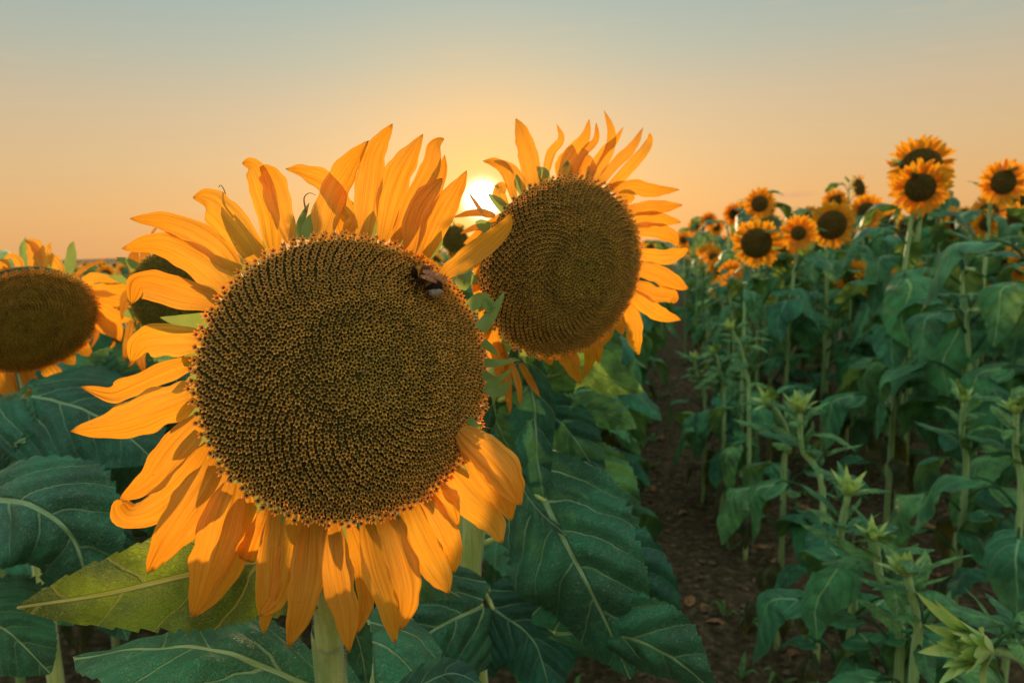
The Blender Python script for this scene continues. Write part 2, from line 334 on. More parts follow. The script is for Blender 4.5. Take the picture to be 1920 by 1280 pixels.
def ribbon(pts, W, nv=18, nu=7, prof=prof_petal, V=(0, -1, 0), fold=0.0, roll=0.0, lobe=0.0, serr=0.0, quilt=0.0, wave=0.0,
           seed=0, uvmode='strip', teeth=17, ridge=0.0, nveins=4.3, curl=0.0):
    """a thin blade swept along a centre line. returns verts, faces, uvs"""
    rg = np.random.default_rng(seed)
    c = catmull(pts, nv); T = tangents(c); V = np.asarray(V, float)
    S = nrm(np.cross(T, V)); Nn = np.cross(S, T)
    v = np.linspace(0, 1, nv); L = np.linalg.norm(np.diff(c, axis=0), axis=1).sum()
    r = np.interp(v, np.linspace(0, 1, len(np.atleast_1d(roll))), np.atleast_1d(roll)) if np.ndim(roll) else np.full(nv, float(roll))
    r = np.radians(r)[:, None]
    S2 = S * np.cos(r) + Nn * np.sin(r); N2 = Nn * np.cos(r) - S * np.sin(r)
    u = np.linspace(-1, 1, nu); U, VV = np.meshgrid(u, v)
    w = prof(v)[:, None] * np.ones_like(U)
    if serr:
        ph2 = VV * teeth + np.sin(VV * 9 + seed) * .8 + np.where(U > 0, .4, 0); fr = ph2 % 1.0
        amp = .45 + .9 * np.abs(np.sin(np.floor(ph2) * 12.9898 + seed * 3.1 + (U > 0)))
        w = w * (1 + serr * amp * (0.6 - fr) * np.abs(U) ** 3 * (VV > 0.06)) * (1 + .05 * np.sin(VV * 11 + seed + (U > 0) * 2) * np.abs(U) ** 2)
    if ridge:                                              # petals: uneven, slightly nicked margins
        e = np.array([noise.noise(Vector((t * 7, seed * 1.7, k))) for k in (0, 5) for t in v]).reshape(2, nv)
        w = w * (1 + np.where(U > 0, e[0][:, None], e[1][:, None]) * .22 * np.abs(U))
    aU = np.abs(U)
    acr = U * w * W / 2                                   # metres across
    ph = rg.uniform(0, 6.28, 4)
    z = -fold * aU ** 1.5 * w * W / 2
    z = z + curl * (aU ** 2) * w * W / 2 * VV
    z = z + wave * W * aU ** 2 * np.sin(VV * 15 + ph[0] + np.where(U > 0, 1.9, 0)) * np.minimum(1, 4 * VV * (1 - VV) + .2)
    z = z + wave * W * 0.5 * np.sin(VV * 6 + ph[1]) * U
    if ridge: z = z + ridge * W * (np.cos(U * 9.5 + ph[2] * .3) + .8 * np.cos(U * 21 + ph[3]) * .5) * np.minimum(1, w) + .05 * W * np.sin(VV * 8 + ph[1]) * (1 - aU)
    py = VV.copy()
    back = lobe * aU ** 1.6 * (1 - VV) ** 5
    py = py - back
    plx = 0.5 + U * w * W / (2 * L) ; ply = py
    if quilt:
        s = np.abs(plx - 0.5)
        q = ply - (s * 0.75 + s * s * 2.6) + (plx > 0.5) * 0.06
        frq = np.abs(((q * nveins + 0.5) % 1.0) - 0.5)
        z = z + quilt * L * (np.sin(frq * PI) ** 0.8) * np.minimum(1, s * 14) * np.clip(1.25 - aU * .9, 0, 1)
        z = z + quilt * L * 0.35 * np.array([[noise.noise(Vector((plx[i, j] * 9, ply[i, j] * 9, seed * 3.7))) for j in range(nu)] for i in range(nv)])
    pos = c[:, None, :] + S2[:, None, :] * acr[..., None] + N2[:, None, :] * z[..., None] - T[:, None, :] * (back * L)[..., None]
    if uvmode == 'planar': uv = np.stack([plx, ply], -1)
    else: uv = np.stack([(U + 1) / 2 * W / 0.03 * .5, VV], -1)
    faces = [(i * nu + j, i * nu + j + 1, (i + 1) * nu + j + 1, (i + 1) * nu + j) for i in range(nv - 1) for j in range(nu - 1)]
    return pos.reshape(-1, 3), faces, uv.reshape(-1, 2)

def tube(pts, radii, n=8, seg=None, ridged=0.0, cap=True):
    seg = seg or len(pts)
    c = catmull(pts, seg) if seg != len(pts) or len(pts) > 2 else np.asarray(pts, float)
    seg = len(c); r = np.interp(np.linspace(0, 1, seg), np.linspace(0, 1, len(np.atleast_1d(radii))), np.atleast_1d(radii)) if np.ndim(radii) else np.full(seg, float(radii))
    T = tangents(c); ref = np.array((0.31, 0.2, 0.93)) if abs(T[0][2]) < 0.8 else np.array((1.0, 0.1, 0.05))
    A = nrm(np.cross(T, ref)); B = np.cross(T, A)
    th = np.linspace(0, 2 * PI, n, endpoint=False)
    rr = r[:, None] * (1 + ridged * np.cos(th * 7))[None, :]
    pos = c[:, None, :] + (A[:, None, :] * np.cos(th)[None, :, None] + B[:, None, :] * np.sin(th)[None, :, None]) * rr[..., None]
    f = [(i * n + j, i * n + (j + 1) % n, (i + 1) * n + (j + 1) % n, (i + 1) * n + j) for i in range(seg - 1) for j in range(n)]
    if cap: f += [tuple(range(n))[::-1], tuple((seg - 1) * n + j for j in range(n))]
    uv = np.stack(np.meshgrid(np.linspace(0, 1, n), np.linspace(0, 1, seg)), -1).reshape(-1, 2)
    return pos.reshape(-1, 3), f, uv

# ------------------------------------------------------------------ the setting: bare soil out to the horizon, with a rough near patch
def soil_h(x, y):
    return 0.018 * noise.noise(Vector((x * 2.1, y * 2.1, 0))) + 0.016 * noise.noise(Vector((x * 9, y * 9, 2))) + 0.010 * noise.noise(Vector((x * 24, y * 24, 5)))
mb = MB()
xs = np.concatenate([[-4000, -800, -200, -60, -20], np.arange(-6, 9.01, 0.05), [20, 60, 200, 800, 4000]])
ys = np.concatenate([[-300, -60, -10, -2], np.arange(0.2, 9, 0.05), [10, 14, 25, 60, 200, 800, 5000]])
vv = [(x, y, soil_h(x, y) if -6 < x < 9 and 0.2 < y < 9 else 0.0) for y in ys for x in xs]
nx = len(xs); mb.add(vv, [(j * nx + i, j * nx + i + 1, (j + 1) * nx + i + 1, (j + 1) * nx + i) for j in range(len(ys) - 1) for i in range(nx - 1)])
tag(obj('soil', mb.mesh('soil'), M['soil']), 'dark crumbly bare soil between the sunflower rows', None, kind='structure')

ROW_A = math.radians(13.0); RD = np.array((math.sin(ROW_A), math.cos(ROW_A))); RP = np.array((math.cos(ROW_A), -math.sin(ROW_A)))
def row_pt(X, t): return RD * t + RP * X

mb = MB(); rg = random.Random(3)
ico = None
def clod_verts(r, rg):
    vs = []; 
    for (a, b, c_) in ((0,0,1),(1,0,.1),(.3,1,0),(-.8,.6,.1),(-.8,-.6,0),(.3,-1,.1),(0,0,-1)):
        k = rg.uniform(.7, 1.3); vs.append((a * r * k, b * r * k, c_ * r * k * .7))
    fs = [(0,1,2),(0,2,3),(0,3,4),(0,4,5),(0,5,1),(6,2,1),(6,3,2),(6,4,3),(6,5,4),(6,1,5)]
    return np.array(vs), fs
for k in range(5200):
    t = 0.9 + 7 * rg.random() ** 1.4; X = rg.uniform(-0.35, 3.2) if rg.random() < .6 else rg.uniform(-0.25, 0.4)
    p = row_pt(X, t); r = 0.004 + 0.016 * rg.random() ** 3
    v_, f_ = clod_verts(r, rg); a = rg.uniform(0, 6.28); R = np.array(((math.cos(a), -math.sin(a), 0), (math.sin(a), math.cos(a), 0), (0, 0, 1)))
    mb.add(v_ @ R.T + (p[0], p[1], soil_h(p[0], p[1]) + r * 0.25), f_)
tag(obj('soil_crumbs', mb.mesh('soil_crumbs', smooth=False), M['clod']), 'loose soil crumbs scattered over the path between the rows', 'soil crumbs', kind='stuff')
mb = MB()
for k in range(150):                                       # small weeds along both edges of the path
    t = 1.1 + 6 * rg.random(); X = rg.choice((-.16, .30, .62, 1.3)) + rg.gauss(0, .09); p = row_pt(X, t); z = soil_h(p[0], p[1]); n_ = rg.randrange(4, 9)
    for j in range(n_):
        a = rg.uniform(0, 6.28); l = rg.uniform(.02, .06); d = np.array((math.cos(a), math.sin(a), 0)); b = np.array((p[0], p[1], z))
        v_, f_, uv = ribbon([b, b + d * l * .5 + (0, 0, l * rg.uniform(.4, 1.1)), b + d * l + (0, 0, l * rg.uniform(.2, 1.2))], l * .35, 6, 3, prof_leaf, (0, 0, 1), .3, 0, uvmode='planar'); mb.add(v_, f_, uv)
tag(obj('path_weeds', mb.mesh('path_weeds'), M['leaf_young']), 'small green weeds sprouting along the edges of the soil path', 'weeds', kind='stuff')
mb = MB()
for k in range(160):                                       # fallen dry leaves
    t = 1.1 + 6 * rg.random(); X = rg.uniform(-.2, 2.6); p = row_pt(X, t); z = soil_h(p[0], p[1]) + .008; a = rg.uniform(0, 6.28); l = rg.uniform(.03, .09); d = np.array((math.cos(a), math.sin(a), 0)); b = np.array((p[0], p[1], z))
    v_, f_, uv = ribbon([b, b + d * l * .5 + (0, 0, rg.uniform(.004, .02)), b + d * l], l * .6, 8, 5, prof_leaf, (0, 0, 1), rg.uniform(-.5, .7), rg.uniform(-20, 20), wave=.08, seed=k, uvmode='planar'); mb.add(v_, f_, uv)
tag(obj('fallen_leaves', mb.mesh('fallen_leaves'), simple_mat('fallen_leaf', (.16, .085, .035), (.34, .20, .08), 50, .8, .4)), 'withered brown leaves fallen on the soil', 'fallen leaves', kind='stuff')
mb = MB()
for k in range(420):
    t = 1.2 + 6 * rg.random(); X = rg.uniform(-0.3, 2.8); p = row_pt(X, t); a = rg.uniform(0, 6.28); l = rg.uniform(.01, .05)
    z = soil_h(p[0], p[1]) + .010
    d = np.array((math.cos(a) * l, math.sin(a) * l, rg.uniform(-.004, .01)))
    c_ = np.array((p[0], p[1], z)); mb.add(*tube([c_ - d, c_, c_ + d], 0.0014, 4, 3))
tag(obj('dry_stalk_litter', mb.mesh('dry_stalk_litter'), M['straw']), 'scraps of dry stalk lying on the soil', 'plant litter', kind='stuff')

# ------------------------------------------------------------------ flower heads
def head_frame(c, yaw=0.0, pitch=0.0, spin=0.0):
    """axes of a head at c: the face points at the camera, turned yaw degrees to the right of it and pitch degrees up"""
    n = nrm(np.array((0, 0, CAM_H)) - c); up = np.array((0, 0, 1.0)); right = nrm(np.cross(up, n))
    Ry = np.array(Matrix.Rotation(math.radians(yaw), 3, Vector(up))); n = Ry @ n; right = Ry @ right
    Rp = np.array(Matrix.Rotation(math.radians(-pitch), 3, Vector(right))); n = Rp @ n
    u2 = np.cross(n, right)
    Rs = np.array(Matrix.Rotation(math.radians(spin), 3, Vector(n))); right = Rs @ right; u2 = Rs @ u2
    return right, u2, n

def dome_z(r, R, h): return h * (1 - np.clip(r / R, 0, 1) ** 2.6)
def head_body(fr, c, R, h, depth=0.035, stem_r=0.013):
    """receptacle: domed face in front, green bowl behind (lathe along -n)"""
    X, Y, n = fr; nseg = 48; prof = []
    for t in np.linspace(0, 1, 14): prof.append((R * 0.985 * math.sin(t * PI / 2), None, t))
    rings = [(R * .98 * s, dome_z(R * s, R, h)) for s in np.linspace(0.0, 1, 14)]
    rings += [(R * .96, -0.006), (R * .945, -0.014), (R * 0.85, -depth * .62), (R * 0.5, -depth * .95), (stem_r * 1.8, -depth * 1.25), (stem_r, -depth * 1.6)]
    vs = []; fs = []
    for r_, z_ in rings:
        for k in range(nseg):
            a = 2 * PI * k / nseg; vs.append(c + X * math.cos(a) * max(r_, 1e-4) + Y * math.sin(a) * max(r_, 1e-4) + n * z_)
    for i in range(len(rings) - 1):
        for k in range(nseg):
            fs.append((i * nseg + k, i * nseg + (k + 1) % nseg, (i + 1) * nseg + (k + 1) % nseg, (i + 1) * nseg + k))
    return np.array(vs), fs, len(rings)

def two_tone(o, face_mat, back_mat, nring_face, nseg=48):
    me = o.data; me.materials.clear(); me.materials.append(face_mat); me.materials.append(back_mat)
    for i, p in enumerate(me.polygons): p.material_index = 0 if i < (nring_face + 2) * nseg else 1

TIPC = np.array((0.95, 0.54, 0.10)); TUBEC = np.array((0.34, 0.35, 0.065)); PITC = np.array((0.045, 0.030, 0.012))
def floret_shape(kind=0, rg=None):
    """one disc floret: olive tube, five pointed lobes, dark throat. unit: width 1, z up"""
    rg = rg or random.Random(0)
    ring = lambda r, z, n=5, off=0.0: [(r * math.cos(2 * PI * (k + off) / n), r * math.sin(2 * PI * (k + off) / n), z) for k in range(n)]
    open_ = [1.05, 0.92, 0.80, 1.15][kind]; hgt = [1.35, 1.25, 1.0, 1.5][kind]
    v = ring(.40, -0.5) + ring(.43, .35 * hgt) + ring(.38, .62 * hgt)
    v += [(x * 1, y * 1, z) for x, y, z in ring(.36 * open_ + .08, .72 * hgt, 5, 0.5)]           # valleys between the lobes
    tips = ring(.70 * open_, 1.10 * hgt, 5, 0.0); tips = [(x * rg.uniform(.92, 1.1), y * rg.uniform(.92, 1.1), z * rg.uniform(.95, 1.06)) for x, y, z in tips]
    v += tips
    v += ring(.20, .66 * hgt, 5, 0.0) + [(0, 0, .28 * hgt)]
    f = []
    for k in range(5):
        k1 = (k + 1) % 5
        f += [(k, k1, 5 + k1, 5 + k), (5 + k, 5 + k1, 10 + k1, 10 + k)]
        kv = (k - 1) % 5                                           # valley before lobe k
        f += [(10 + k, 15 + k, 20 + k), (10 + k, 20 + k, 15 + kv)]   # outer lobe faces
        f += [(10 + k, 10 + k1, 15 + k)]
        f += [(25 + k, 20 + k, 15 + k), (25 + k, 15 + kv, 20 + k)]   # inner lobe faces
        f += [(25 + k, 15 + k, 25 + k1)]
        f += [(30, 25 + k, 25 + k1)]
    col = [TUBEC * .8] * 5 + [TUBEC * 1.3 + TIPC * (.22 if kind == 3 else .08)] * 5 + [TUBEC * .7 + TIPC * .5] * 5 + [TIPC * .75] * 5 + [TIPC * 1.08] * 5 + [PITC * 2] * 5 + [PITC] * 1
    return np.array(v), f, np.array(col)

def spiral(Nf, R, frac=1.0):
    k = np.arange(Nf) + 0.6; r = R * np.sqrt(k / Nf) ** 1.04 * frac; th = k * PI * (3 - math.sqrt(5))
    return r, th

def florets(head, fr, c, R, h, Nf, part_n, origin, seed=1, gamma=(1.0, 1.0), spiral_off=(0, 0), min_r=0.0, tint=(1, 1, 1)):
    """part_n florets as parts of their own (the ones that show largest), the others as one part"""
    X, Y, n = fr; rg = random.Random(seed); r, th = spiral(Nf, R)
    pitch = math.sqrt(PI * R * R / Nf)
    shapes = [[floret_shape(k, random.Random(k * 7 + j)) for j in range(5)] for k in range(4)]
    order = sorted(range(Nf), key=lambda i: -(r[i] / R + 0.10 * math.cos(th[i] - 2.4)))
    chosen = set(order[8:8 + part_n]) if part_n else set()
    cache = {}
    mb = MB(); mw_all = []
    for i in range(Nf):
        q = r[i] / R
        x = r[i] * math.cos(th[i]); y = r[i] * math.sin(th[i])
        # spiral centre sits off the geometric centre, fading to the rim
        x += spiral_off[0] * R * (1 - q ** 2); y += spiral_off[1] * R * (1 - q ** 2)
        rr = math.hypot(x, y); z = dome_z(rr, R, h)
        dz = -2.6 * h / R * (min(rr / R, 1)) ** 1.6
        rad = (X * x + Y * y) / max(rr, 1e-6)
        nn = nrm(n - rad * dz * 0.75 + X * rg.gauss(0, .06) + Y * rg.gauss(0, .06))
        t1 = nrm(np.cross(nn, X if rg.random() < 2 else Y)); a = rg.uniform(0, 6.28)
        t2 = np.cross(nn, t1); A = t1 * math.cos(a) + t2 * math.sin(a); B = np.cross(nn, A)
        kind = 3 if q > .93 else (0 if q > .48 else (1 if q > .2 else 2))
        if rg.random() < .05: kind = 1
        s = pitch * (.94 if q < .35 else .80) * rg.uniform(.94, 1.05)
        hz = rg.uniform(-.0005, .0005) - (0.0025 if rg.random() < .015 else 0) - .0015 * (1 - q)
        pos = c + X * x + Y * y + n * (z + hz)
        j = rg.randrange(5)
        if i in chosen:
            key = (kind, j)
            if key not in cache:
                v_, f_, c_ = shapes[kind][j]; m1 = MB(); m1.add(v_, f_, None, c_ * tint * (1.5 if kind == 3 else 1.1)); cache[key] = m1.mesh('floret', smooth=False, col=True)
            mm = Matrix.Identity(4)
            for k in range(3):
                mm[k][0] = A[k] * s; mm[k][1] = B[k] * s; mm[k][2] = nn[k] * s; mm[k][3] = pos[k] - origin[k]
            mw_all.append((cache[key], mm))
        else:
            v_, f_, c_ = shapes[kind][j]
            cc = c_ * tint * (1.5 if q > .92 else 1.06) * rg.uniform(.8, 1.15)
            cc = cc * (np.array((.84, 1.0, .72)) * (1 - q) + np.array((1.06, 1.0, .95)) * q) * (.92 + .16 * abs(math.sin(q * 9)))
            mb.add(pos + (v_[:, :1] * A + v_[:, 1:2] * B + v_[:, 2:] * nn) * s, f_, None, cc)
    for me, mm in mw_all: obj('floret', me, M['floret'], head, mm)
    o = obj('inner_florets', mb.mesh('inner_florets', origin, smooth=False, col=True), M['floret'], head); o['kind'] = 'stuff'
    return o

# ---- traced blade helpers (each with its own distance and real curvature)
def px_pts(lst, D, dz=None):
    out = []
    for i, p in enumerate(lst):
        z = (dz[i] if dz is not None else 0.0) + (p[2] if len(p) > 2 else 0.0); out.append(P(p[0], p[1], D + z))
    return np.array(out)

# ================================================================== 1. the big sunflower in front
D1 = 0.50; c1_ = P(655, 706, D1 + 0.006); R1 = 0.1055
base1 = np.array((*P(640, 1280, 0.62)[:2], 0.0)); base1[1] += 0.03
sf1 = tag(empty('sunflower', base1), 'largest sunflower in front, broad brown disc ringed by orange petals, bee on it', 'sunflower', 'large sunflower heads in the foreground row')
fr1 = head_frame(c1_, 7, 3)
v_, f_, nr = head_body(fr1, c1_, R1, 0.026, 0.045, 0.014); mb = MB(); mb.add(v_, f_)
head1 = obj('flower_head', mb.mesh('flower_head', base1), M['disc'], sf1); two_tone(head1, M['disc'], M['bract'], 13)
florets(head1, fr1, c1_, R1 * 1.01, 0.026, 1820, 300, base1, 11, spiral_off=(0.13, 0.02))
# pale thread-like styles standing out of the middle
mb = MB(); rg = random.Random(5)
for k in range(20):
    a = rg.uniform(0, 6.28); r_ = R1 * .30 * rg.random() ** .6
    p0 = c1_ + fr1[0] * (R1 * .16 + r_ * math.cos(a)) + fr1[1] * (r_ * math.sin(a) - .004) + fr1[2] * (0.030)
    d = fr1[0] * rg.uniform(-1, 1) + fr1[1] * rg.uniform(-1, 1) + fr1[2] * .3; e = fr1[0] * rg.uniform(-1, 1) + fr1[1] * rg.uniform(-1, 1)
    l = rg.uniform(.0015, .0042); mb.add(*tube([p0 - nrm(d) * l, p0 + nrm(e) * l * .4 + fr1[2] * .001, p0 + nrm(d) * l], .00026, 5, 6))
o = obj('style_threads', mb.mesh('style_threads', base1), simple_mat('style_thread', (.30, .20, .09), (.42, .30, .14), 80), head1); o['kind'] = 'stuff'

def petal_part(parent, origin, lst, wpx, D, dz=None, prof=prof_petal, name='petal', material='petal', seed=0, roll=0.0, fold=None, nv=22, nu=11, wave=0.02, curl=0.0, ridge=0.022):
    rg = random.Random(seed)
    if np.ndim(roll) == 0: roll = (roll + rg.uniform(-14, 14), roll + rg.uniform(-8, 8), roll + rg.uniform(-30, 30))
    pts = px_pts(lst, D, dz); W = wpx * D / 1280
    toc = nrm(np.array((0, 0, CAM_H)) - pts[len(pts) // 2])
    v_, f_, uv = ribbon(pts, W, nv, nu, prof, toc, rg.uniform(-.25, .35) if fold is None else fold, roll, wave=wave, seed=seed, ridge=ridge, curl=curl)
    mb = MB(); mb.add(v_, f_, uv); return obj(name, mb.mesh(name, origin), M[material], parent)

# (centre line px, width px, depth offset at base / tip, options)
PET1 = [
 ([(680,452),(692,350),(704,284),(736,232)], 54, .024, .034, {}),
 ([(716,452),(738,356),(764,295),(793,251)], 56, .034, .044, {}),
 ([(738,460),(772,380),(806,318),(815,274),(833,260)], 42, .026, .046, {'curl':.3}),
 ([(757,465),(800,384),(826,330),(834,290)], 30, .038, .050, {}),
 ([(768,480),(782,404),(806,362),(829,334)], 46, .018, .028, {}),
 ([(788,490),(822,412),(850,364),(875,320)], 50, .030, .030, {}),
 ([(600,450),(618,375),(650,318),(691,264)], 60, .018, .030, {'fold':.5}),
 ([(668,430),(620,352),(575,326),(535,317)], 46, .034, .050, {'roll':10}),
 ([(514,475),(505,400),(488,345),(472,312),(454,306)], 50, .028, .034, {}),
 ([(546,455),(526,392),(512,345),(500,322),(487,314)], 48, .018, .024, {}),
 ([(485,488),(440,428),(404,388),(384,374),(361,371)], 66, .026, .036, {'fold':.4}),
 ([(448,510),(392,452),(318,418),(243,410)], 52, .030, .040, {'roll':-8}),
 ([(432,545),(372,492),(300,460),(228,466)], 66, .018, .030, {'fold':.3}),
 ([(418,570),(345,552),(285,535),(258,535),(247,570)], 62, .022, .018, {'wave':.04}),
 ([(385,642),(320,638),(268,642),(245,678)], 62, .018, .010, {}),
 ([(382,672),(312,696),(240,728),(205,738),(151,725)], 44, .030, .026, {'roll':10}),
 ([(380,733),(300,765),(220,796),(133,808)], 78, .018, .010, {'fold':.35}),
 ([(388,778),(330,838),(282,900),(224,937)], 62, .016, .006, {}),
 ([(394,835),(345,900),(290,950),(245,965),(226,948),(232,938)], 60, .026, .020, {'fold':.4}),
 ([(412,865),(368,940),(320,1008),(276,1075)], 78, .016, .000, {}),
 ([(440,905),(414,985),(390,1065),(360,1157)], 78, .014, .000, {}),
 ([(464,928),(448,1010),(412,1095),(362,1157)], 54, .020, .008, {}),
 ([(500,950),(480,1000),(458,1050)], 44, .026, .022, {'prof':prof_torn,'material':'petal'}),
 ([(514,955),(505,1050),(499,1130),(495,1188)], 46, .022, .018, {}),
 ([(552,960),(541,1050),(520,1118),(486,1155)], 52, .015, .006, {}),
 ([(584,968),(578,1060),(565,1140),(541,1214)], 62, .018, .002, {}),
 ([(621,975),(630,1070),(648,1150),(655,1223)], 58, .012, -.002, {}),
 ([(654,978),(680,1060),(686,1130),(670,1187)], 38, .018, .010, {}),
 ([(684,972),(704,1060),(730,1140),(741,1207)], 54, .018, .008, {}),
 ([(720,960),(752,1050),(765,1120),(750,1182)], 60, .012, .002, {}),
 ([(762,940),(795,1020),(822,1070),(842,1112)], 66, .014, .002, {}),
 ([(792,918),(828,980),(850,1030),(851,1074)], 44, .022, .016, {}),
 ([(812,895),(840,940),(860,984)], 50, .026, .022, {}),
 ([(826,868),(875,928),(920,972),(942,1018)], 70, .018, .004, {}),
 ([(862,806),(922,860),(958,905),(978,947)], 74, .012, -.004, {}),
 ([(866,824),(915,895),(945,935),(960,976)], 54, .020, .010, {}),
 ([(828,518),(865,492),(905,462),(945,428),(958,398)], 42, .022, .030, {'fold':-.3}),
 ([(648,445),(640,420),(652,380)], 24, .040, .046, {}),
 ([(640,450),(660,420),(668,400)], 26, .030, .040, {}),
]
for i, (lst, wd, za, zb, kw) in enumerate(PET1):
    dz = list(np.linspace(za, zb, len(lst)) + .006 * np.sin(np.linspace(0, PI, len(lst))) * (-1 if i % 3 else 1))
    petal_part(head1, base1, lst, wd * (1.0 + .04 * math.sin(i * 5.1)), D1, dz, seed=100 + i, nv=30, nu=17, **kw)
# green bracts behind and between the petals
BR1 = [
 ([(392,600),(345,602),(300,595)], 40, .030, .034), ([(470,480),(445,430),(428,388)], 40, .030, .040), ([(578,450),(588,415),(605,395)], 46, .030, .040),
 ([(560,450),(565,415),(580,380)], 24, .034, .044), ([(500,478),(470,440),(450,400)], 30, .036, .040), ([(455,510),(420,490),(400,470)], 36, .034, .040), ([(425,560),(405,540),(380,530)], 30, .034, .040),
 ([(660,440),(655,405),(650,385)], 34, .036, .040), ([(690,445),(700,415),(705,395)], 34, .038, .044), ([(745,455),(765,430),(775,410)], 34, .040, .044), ([(800,480),(820,455),(830,430)], 30, .034, .044),
 ([(860,520),(872,535),(885,498)], 28, .020, .030), ([(880,575),(905,560),(922,580),(912,556)], 34, .018, .020), ([(900,618),(922,588),(946,548)], 34, .018, .024), ([(905,640),(922,655),(935,668)], 20, .02, .024),
 ([(908,680),(935,680),(974,674)], 22, .014, .012), ([(910,722),(938,732),(957,712)], 36, .014, .008), ([(905,700),(930,712),(962,690)], 22, .022, .022), ([(880,785),(892,800),(905,796)], 22, .018, .018),
 ([(370,665),(352,680),(350,660)], 30, .030, .034), ([(375,700),(356,716),(345,720)], 24, .030, .034), ([(385,745),(360,770),(350,790)], 40, .030, .034), ([(395,800),(372,822),(352,838)], 44, .030, .034),
 ([(420,860),(410,895),(398,920)], 40, .030, .034), ([(445,900),(432,930),(410,945)], 34, .032, .034), ([(478,930),(474,955),(468,985)], 34, .032, .034), ([(560,960),(565,990),(570,1010)], 34, .034, .034),
 ([(600,965),(600,1010),(598,1040)], 34, .032, .034), ([(640,970),(648,1000),(655,1030)], 34, .034, .034), ([(700,960),(715,985),(725,1005)], 34, .034, .034), ([(745,945),(760,965),(768,985)], 30, .034, .034),
 ([(790,905),(808,925),(815,945)], 30, .034, .034), ([(845,850),(868,868),(880,885)], 34, .030, .034), ([(535,955),(532,985),(528,1010)], 30, .032, .034),
]
for i, (lst, wd, za, zb) in enumerate(BR1):
    petal_part(head1, base1, lst, wd, D1, list(np.linspace(za, zb, len(lst))), prof_bract, 'bract', 'bract', 300 + i, nv=12, nu=7, wave=.03, ridge=0.0)
# dry thread tips on some bracts
for i, (lst, r_) in enumerate([([(447,408),(432,388),(424,372),(421,358),(414,347),(410,352)], .0005), ([(574,398),(570,372),(580,362),(592,366)], .0004),
        ([(940,552),(948,548),(958,552)], .0004), ([(952,675),(966,672),(976,678)], .0005), ([(893,797),(905,799),(922,803)], .0004), ([(872,508),(884,500),(892,498)], .0004)]):
    mb = MB(); mb.add(*tube(px_pts(lst, D1 + .036), [r_ * 2, r_, r_ * .5], 5, 14)); obj('bract_tendril', mb.mesh('bract_tendril', base1), M['tendril'], head1)
# stem of the big sunflower, with its down of pale hairs
sp = [c1_ - fr1[2] * .055, P(607, 985, .555), P(614, 1100, .57), P(619, 1200, .585), P(622, 1290, .60), (base1[0], base1[1], .4), (base1[0], base1[1], -.02)]
mb = MB(); mb.add(*tube(sp, [.0115, .0115, .0122, .0128, .0135, .015, .017], 24, 60, .035)); stem1 = obj('stem', mb.mesh('stem', base1), M['stem'], sf1)
def hairs(parent, origin, pts, radius, n, length, seed, lo=0.0, hi=1.0):
    rg = random.Random(seed); c = catmull(pts, 60); T = tangents(c); mb = MB()
    for k in range(n):
        i = int((lo + (hi - lo) * rg.random()) * 59); a = rg.uniform(0, 6.28)
        A = nrm(np.cross(T[i], (.3, .9, .1))); B = np.cross(T[i], A); d = A * math.cos(a) + B * math.sin(a)
        p = c[i] + T[i] * rg.uniform(-.004, .004) + d * radius * .97; s = np.cross(d, T[i]) * .00014
        q = p + (d + T[i] * rg.uniform(-.5, .3)) * length * rg.uniform(.5, 1.2)
        mb.add([p - s, p + s, q], [(0, 1, 2)])
    o = obj('stem_hairs', mb.mesh('stem_hairs', origin, smooth=False), M['hair'], parent); o['kind'] = 'stuff'
hairs(stem1, base1, sp[:5], .0122, 6500, .0034, 4)

def leaf_part(parent, origin, lst, wpx, D, dz=None, material='leaf', seed=0, roll=0.0, fold=.15, nv=96, nu=33, wave=.02, quilt=.022, lobe=.14, serr=.10, petiole=None, teeth=19, V=None, pr=.0035, nveins=4.3, curl=0.0):
    pts = px_pts(lst, D, dz); W = wpx * D / 1280
    toc = nrm(np.array((0, 0, CAM_H)) - pts[len(pts) // 2]) if V is None else nrm(V)
    v_, f_, uv = ribbon(pts, W, nv, nu, prof_leaf, toc, fold, roll, lobe, serr, quilt, wave, seed, 'planar', teeth, nveins=nveins, curl=curl)
    mb = MB(); mb.add(v_, f_, uv); lf = obj('leaf', mb.mesh('leaf', origin), M[material], parent)
    if petiole is not None:
        a = np.asarray(petiole, float); b = pts[0] + (pts[1] - pts[0]) * .02; mid = (a + b) / 2 + np.array((0, 0, .012)); mb = MB()
        mb.add(*tube([a, mid, b], [pr * 1.3, pr, pr * .8], 8, 10)); obj('petiole', mb.mesh('petiole', origin), M['stem'], lf)
    return lf

stemc = catmull(sp, 60)
# the backlit yellow-green leaf, and the others of this plant
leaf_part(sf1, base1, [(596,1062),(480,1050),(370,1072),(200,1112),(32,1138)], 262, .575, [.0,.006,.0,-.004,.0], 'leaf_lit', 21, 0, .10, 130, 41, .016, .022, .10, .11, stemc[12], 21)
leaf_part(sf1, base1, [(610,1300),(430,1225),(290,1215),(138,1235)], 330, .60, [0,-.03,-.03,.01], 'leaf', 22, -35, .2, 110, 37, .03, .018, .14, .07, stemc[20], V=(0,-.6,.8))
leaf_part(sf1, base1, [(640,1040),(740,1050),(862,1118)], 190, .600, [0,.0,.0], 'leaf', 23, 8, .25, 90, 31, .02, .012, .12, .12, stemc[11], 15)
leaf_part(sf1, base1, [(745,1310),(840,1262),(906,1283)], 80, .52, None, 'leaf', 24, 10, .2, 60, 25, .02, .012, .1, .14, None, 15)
leaf_part(sf1, base1, [(645,1150),(672,1200),(690,1290)], 90, .60, None, 'leaf', 25, 25, .3, 60, 25, .02, .012, .1, .1, stemc[14], 15)

